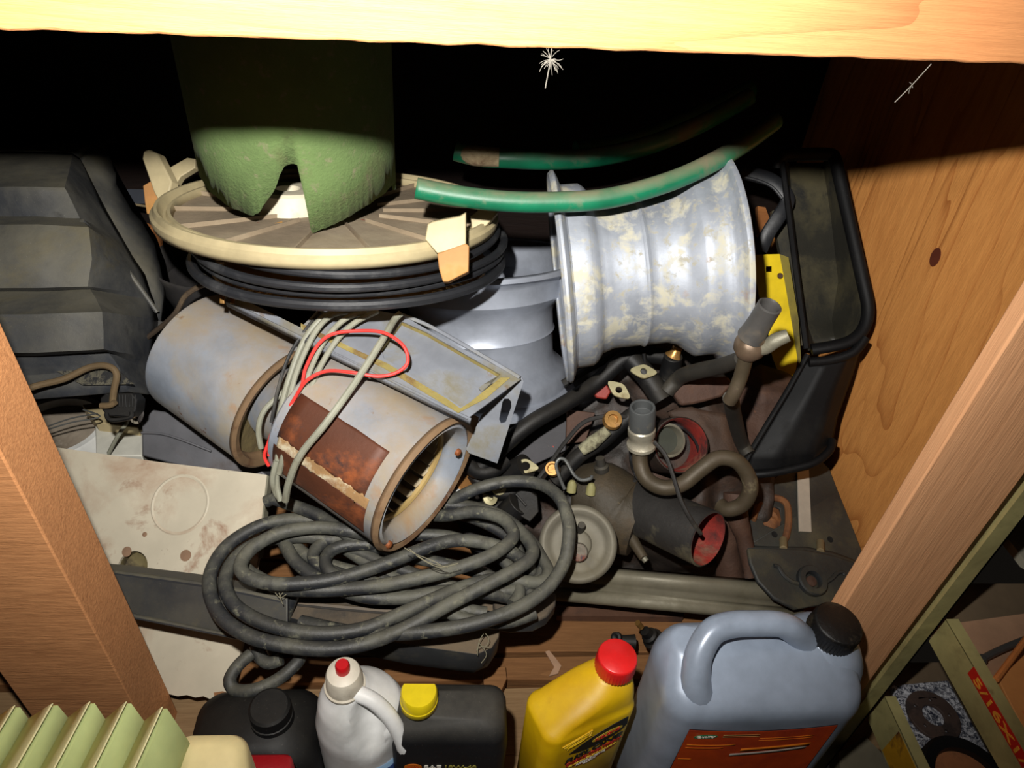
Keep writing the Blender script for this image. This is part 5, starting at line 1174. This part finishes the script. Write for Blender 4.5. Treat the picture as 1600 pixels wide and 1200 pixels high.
obj('rust_lump', g, grime('rust_orange', (130, 84, 46), .8, 0, [((84, 52, 34), 20, .45, .65)], .4, 120), t, 'orange rust lump')
rg = bb([(1176, 812), (1186, 788), (1208, 778), (1228, 786), (1232, 812), (1228, 838), (1222, 846)], .003)
obj('rust_rim', G().tube(rg, .0045, 8, sub=5), MATS['rust_orange'], t)
ws = bb([(1246, 738), (1264, 734), (1268, 831), (1249, 830)], .004)
solo('white_strip', G().prism(ws, [p - nB * .002 for p in ws]), flat('strip_white', (176, 166, 150), .7), 'narrow off-white strip lying on the black bracket', 'strip')

# ------------------------------------------------------------------ black tray on end, yellow strip, strap
m_tray = grime('tray_black', (15, 15, 16), .55, 0, [((30, 29, 26), 8, .52, .78)], .05, spec=.18)
m_trayin = grime('tray_inside', (44, 42, 34), .6, 0, [((92, 84, 56), 8, .46, .74), ((28, 28, 26), 20, .55, .7)], .12)
t = thing('black_tray_on_end', 'deep black plastic tray standing on end against the plywood', 'tray')
ctl = [[(1222, 246, .90), (1232, 256, .95), (1286, 254, .96), (1302, 242, .90)],
       [(1230, 330, .89), (1238, 332, .95), (1298, 334, .96), (1328, 326, .885)],
       [(1242, 430, .88), (1250, 432, .94), (1310, 440, .95), (1350, 430, .87)],
       [(1250, 500, .875), (1258, 500, .935), (1300, 500, .945), (1358, 486, .865)],
       [(1264, 548, .87), (1272, 540, .92), (1305, 534, .92), (1350, 516, .865)]]
obj('basin', G().grid(sub_rows([[A(*q) for q in r] for r in ctl], 4, 4)), m_trayin, t, 'dusty olive-black basin', solid=.002, ang=40)
rim = [(1216, 262, .90), (1222, 246, .895), (1240, 242, .895), (1292, 241, .89), (1304, 248, .888), (1312, 280, .884), (1328, 350, .876), (1346, 430, .868), (1356, 480, .864), (1350, 512, .862), (1330, 532, .862), (1300, 541, .865), (1268, 546, .87)]
obj('rim', G().tube([A(*q) for q in rim], .0060, 12, sub=5, flat=1.3), m_tray, t, ang=80)
obj('rim_flange', G().tube([A(*q) for q in [(1264, 566, .866), (1300, 562, .862), (1334, 550, .858), (1352, 528, .858)]], .0058, 12, sub=5), m_tray, t, ang=80)
obj('left_edge', G().tube([A(*q) for q in [(1222, 250, .895), (1232, 330, .89), (1246, 440, .88), (1260, 545, .87)]], .0038, 10, sub=5), m_tray, t)
ctl = [[(1258, 560, .875), (1290, 566, .862), (1322, 560, .862), (1348, 530, .885)],
       [(1232, 610, .878), (1265, 615, .864), (1300, 612, .864), (1330, 590, .89)],
       [(1198, 668, .88), (1235, 672, .868), (1285, 668, .868), (1308, 650, .89)],
       [(1172, 712, .88), (1210, 714, .87), (1270, 706, .87), (1300, 690, .89)],
       [(1166, 738, .885), (1210, 734, .876), (1268, 722, .876), (1296, 704, .892)]]
obj('end_wall', G().grid(sub_rows([[A(*q) for q in r] for r in ctl], 5, 5)), m_tray, t, solid=.002, ang=60)
obj('end_rim', G().tube([A(*q) for q in [(1164, 742, .878), (1200, 740, .87), (1240, 732, .868), (1274, 722, .868), (1296, 704, .875), (1300, 688, .885)]], .0050, 12, sub=5), m_tray, t)
obj('side_edge', G().tube([A(*q) for q in [(1262, 554, .868), (1232, 608, .87), (1198, 664, .872), (1168, 716, .876), (1164, 740, .878)]], .0035, 10, sub=5), m_tray, t)
m_yel = grime('yellow_paint', (228, 196, 20), .45, 0, [((190, 160, 20), 8, .55, .8)], .03)
t = thing('yellow_metal_strip', 'bright yellow metal strip with a square hole behind the rim and tee fitting', 'strip')
dy = .93
ys = [(1176, 398), (1218, 397), (1226, 440), (1238, 510), (1246, 560), (1242, 590), (1222, 594), (1208, 560), (1186, 460)]
hs = [(1197, 416), (1206, 416), (1206, 425), (1197, 425)]
obj('strip', G().plate([[A(x, y, dy) for x, y in ys], [A(x, y, dy) for x, y in hs]], F * .002), m_yel, t)
obj('side_flange', G().prism([A(x, y, dy) for x, y in ((1218, 397), (1232, 402), (1248, 500), (1252, 570), (1246, 565), (1238, 510), (1226, 440))], [A(x, y, dy) + F * .003 for x, y in ((1218, 397), (1232, 402), (1248, 500), (1252, 570), (1246, 565), (1238, 510), (1226, 440))]), grime('yellow_dirty', (130, 116, 40), .7, 0, [((70, 62, 36), 10, .45, .7)], .1), t, 'grimy olive flange')
obj('bolt', G().lathe(A(1219, 431, .928), -F, [(.004, 0), (.003, .002), (.0001, .002)], 10), m_rusty, t)
t = thing('black_rubber_strap', 'black ribbed rubber strap bent round beside the rim and the tray', 'strap')
obj('strap', G().tube([A(*q) for q in [(1158, 268, .92), (1180, 273, .92), (1206, 282, .92), (1226, 300, .92), (1230, 316, .92), (1216, 340, .92), (1200, 365, .925), (1188, 392, .93)]], .0095, 12, sub=6, flat=.5, upv=F), m_rub2, t)
obj('strap_ridge', G().tube([A(*q) for q in [(1160, 276, .912), (1184, 282, .912), (1206, 292, .912), (1222, 310, .912)]], .002, 8, sub=6), m_rub2, t)
fb = [(1184, 322), (1196, 324), (1202, 340), (1192, 372), (1184, 366)]
solo('wood_sliver', G().prism([A(x, y, .98) for x, y in fb], [A(x, y, .98) + F * .01 for x, y in fb]), MATS['brown_block'], 'sliver of brown wood seen through the black strap', 'wood')
fb = [(1206, 330), (1232, 318), (1252, 420), (1262, 540), (1244, 540), (1226, 430)]
solo('olive_board', G().prism([A(x, y, .965) for x, y in fb], [A(x, y, .965) + F * .008 for x, y in fb]), m_trayin, 'dusty olive board between the yellow strip and the black tray', 'board')

# ------------------------------------------------------------------ sensor on the floor, wood chips
t = thing('black_sensor', 'small black sensor fitting with a brass tip on the boards behind the oil jug', 'sensor')
obj('body', G().lathe(A(1022, 1000, .86), A(1000, 978, .845) - A(1022, 1000, .86), [(.013, -.01), (.013, .004), (.010, .006), (.010, .012), (.007, .014), (.006, .022), (.0001, .022)], 20), m_blkp, t)
obj('tip', G().cyl(A(1002, 980, .847), A(996, 973, .842), .0035), m_brass, t)
t = thing('black_small_fitting', 'small black fitting with two round ends left of the brass-tipped sensor', 'fitting')
obj('body', G().tube([A(958, 998, .87), A(975, 1002, .868), A(992, 1003, .868)], .0075, 14, sub=4, rr=[.006, .0075, .009]), m_blkp, t)
obj('cap', G().lathe(A(962, 996, .862), V(-.5, .3, -.8), [(.0065, -.006), (.0065, .0), (.004, .001), (.0001, -.001)], 16), m_blkp, t)
fb = onz([(755, 1048), (790, 1040), (792, 1060), (782, 1082), (756, 1070)], .03)
solo('wood_block', G().prism(fb, [p - EZ * .02 for p in fb]), w_plank, 'small broken wood block beside the corner of the black pan', 'block', bev=.001)
g = G(); fb = onz([(852, 1018), (858, 1016), (868, 1028), (877, 1040), (872, 1052), (858, 1056), (866, 1042)], .017)
solo('wood_splinter', G().prism(fb, [p - EZ * .002 for p in fb]), flat('splinter', (176, 140, 112), .9), 'pale curled wood splinter on the boards left of the yellow bottle', 'splinter')
fb = onz([(870, 948), (1070, 950), (1068, 964), (870, 962)], .03)
solo('rusty_angle', G().prism(fb, [p - EZ * .012 for p in fb]), grime('brown_angle', (92, 62, 44), .85, 0, [((60, 44, 38), 20, .5, .7)], .3), 'thin rust-brown slat along the floor below the metal channel', 'slat')

# dusty cobweb strands on the coil and on the pan corner
m_web2 = flat('dusty_web', (128, 122, 100), .95)
for lab, L_ in (('dusty cobweb strands stretched over the middle of the coiled hose', [[(632, 856, .69), (650, 866, .685), (676, 876, .68), (690, 884, .68)], [(640, 858, .69), (668, 878, .685), (700, 886, .68)], [(650, 868, .688), (684, 886, .68), (716, 880, .68)]]),
                ('ragged cobweb on the right corner of the black pan', [[(757, 988, .735), (748, 1004, .733), (746, 1024, .733)], [(757, 988, .735), (764, 1000, .733), (756, 1014, .733)], [(748, 1004, .733), (760, 1022, .733), (752, 1036, .735)], [(744, 1016, .733), (752, 1010, .733), (764, 1012, .735)]]),
                ('small cobweb tuft between the vertical hose lengths', [[(430, 926, .72), (438, 934, .718), (448, 928, .72)], [(436, 926, .72), (440, 940, .718)], [(444, 924, .72), (438, 932, .718), (442, 944, .72)]])):
    g = G()
    for p in L_: g.tube([A(*q) for q in p], .0004, 5, sub=5)
    solo('cobweb', g, m_web2, lab, 'cobweb')

# ------------------------------------------------------------------ finish: put every origin where the thing or part stands
def finish():
    roots = [o for o in OBJS if o.parent is None]
    kids = {}
    for o in OBJS:
        if o.parent: kids.setdefault(o.parent, []).append(o)
    def pts(o):
        r = [v.co for v in o.data.vertices] if o.type == 'MESH' else []
        for c in kids.get(o, []): r = r + pts(c)
        return r
    loc = {}
    for o in OBJS:
        p = pts(o)
        if not p: loc[o] = Vector((0, 0, 0)); continue
        lo = Vector([min(q[i] for q in p) for i in range(3)]); hi = Vector([max(q[i] for q in p) for i in range(3)])
        c = (lo + hi) / 2
        if o.parent is None: c.z = lo.z
        loc[o] = c
    for o in OBJS:
        if o.type == 'MESH':
            for v in o.data.vertices: v.co -= loc[o]
        o.location = loc[o] - (loc[o.parent] if o.parent else Vector((0, 0, 0)))
finish()
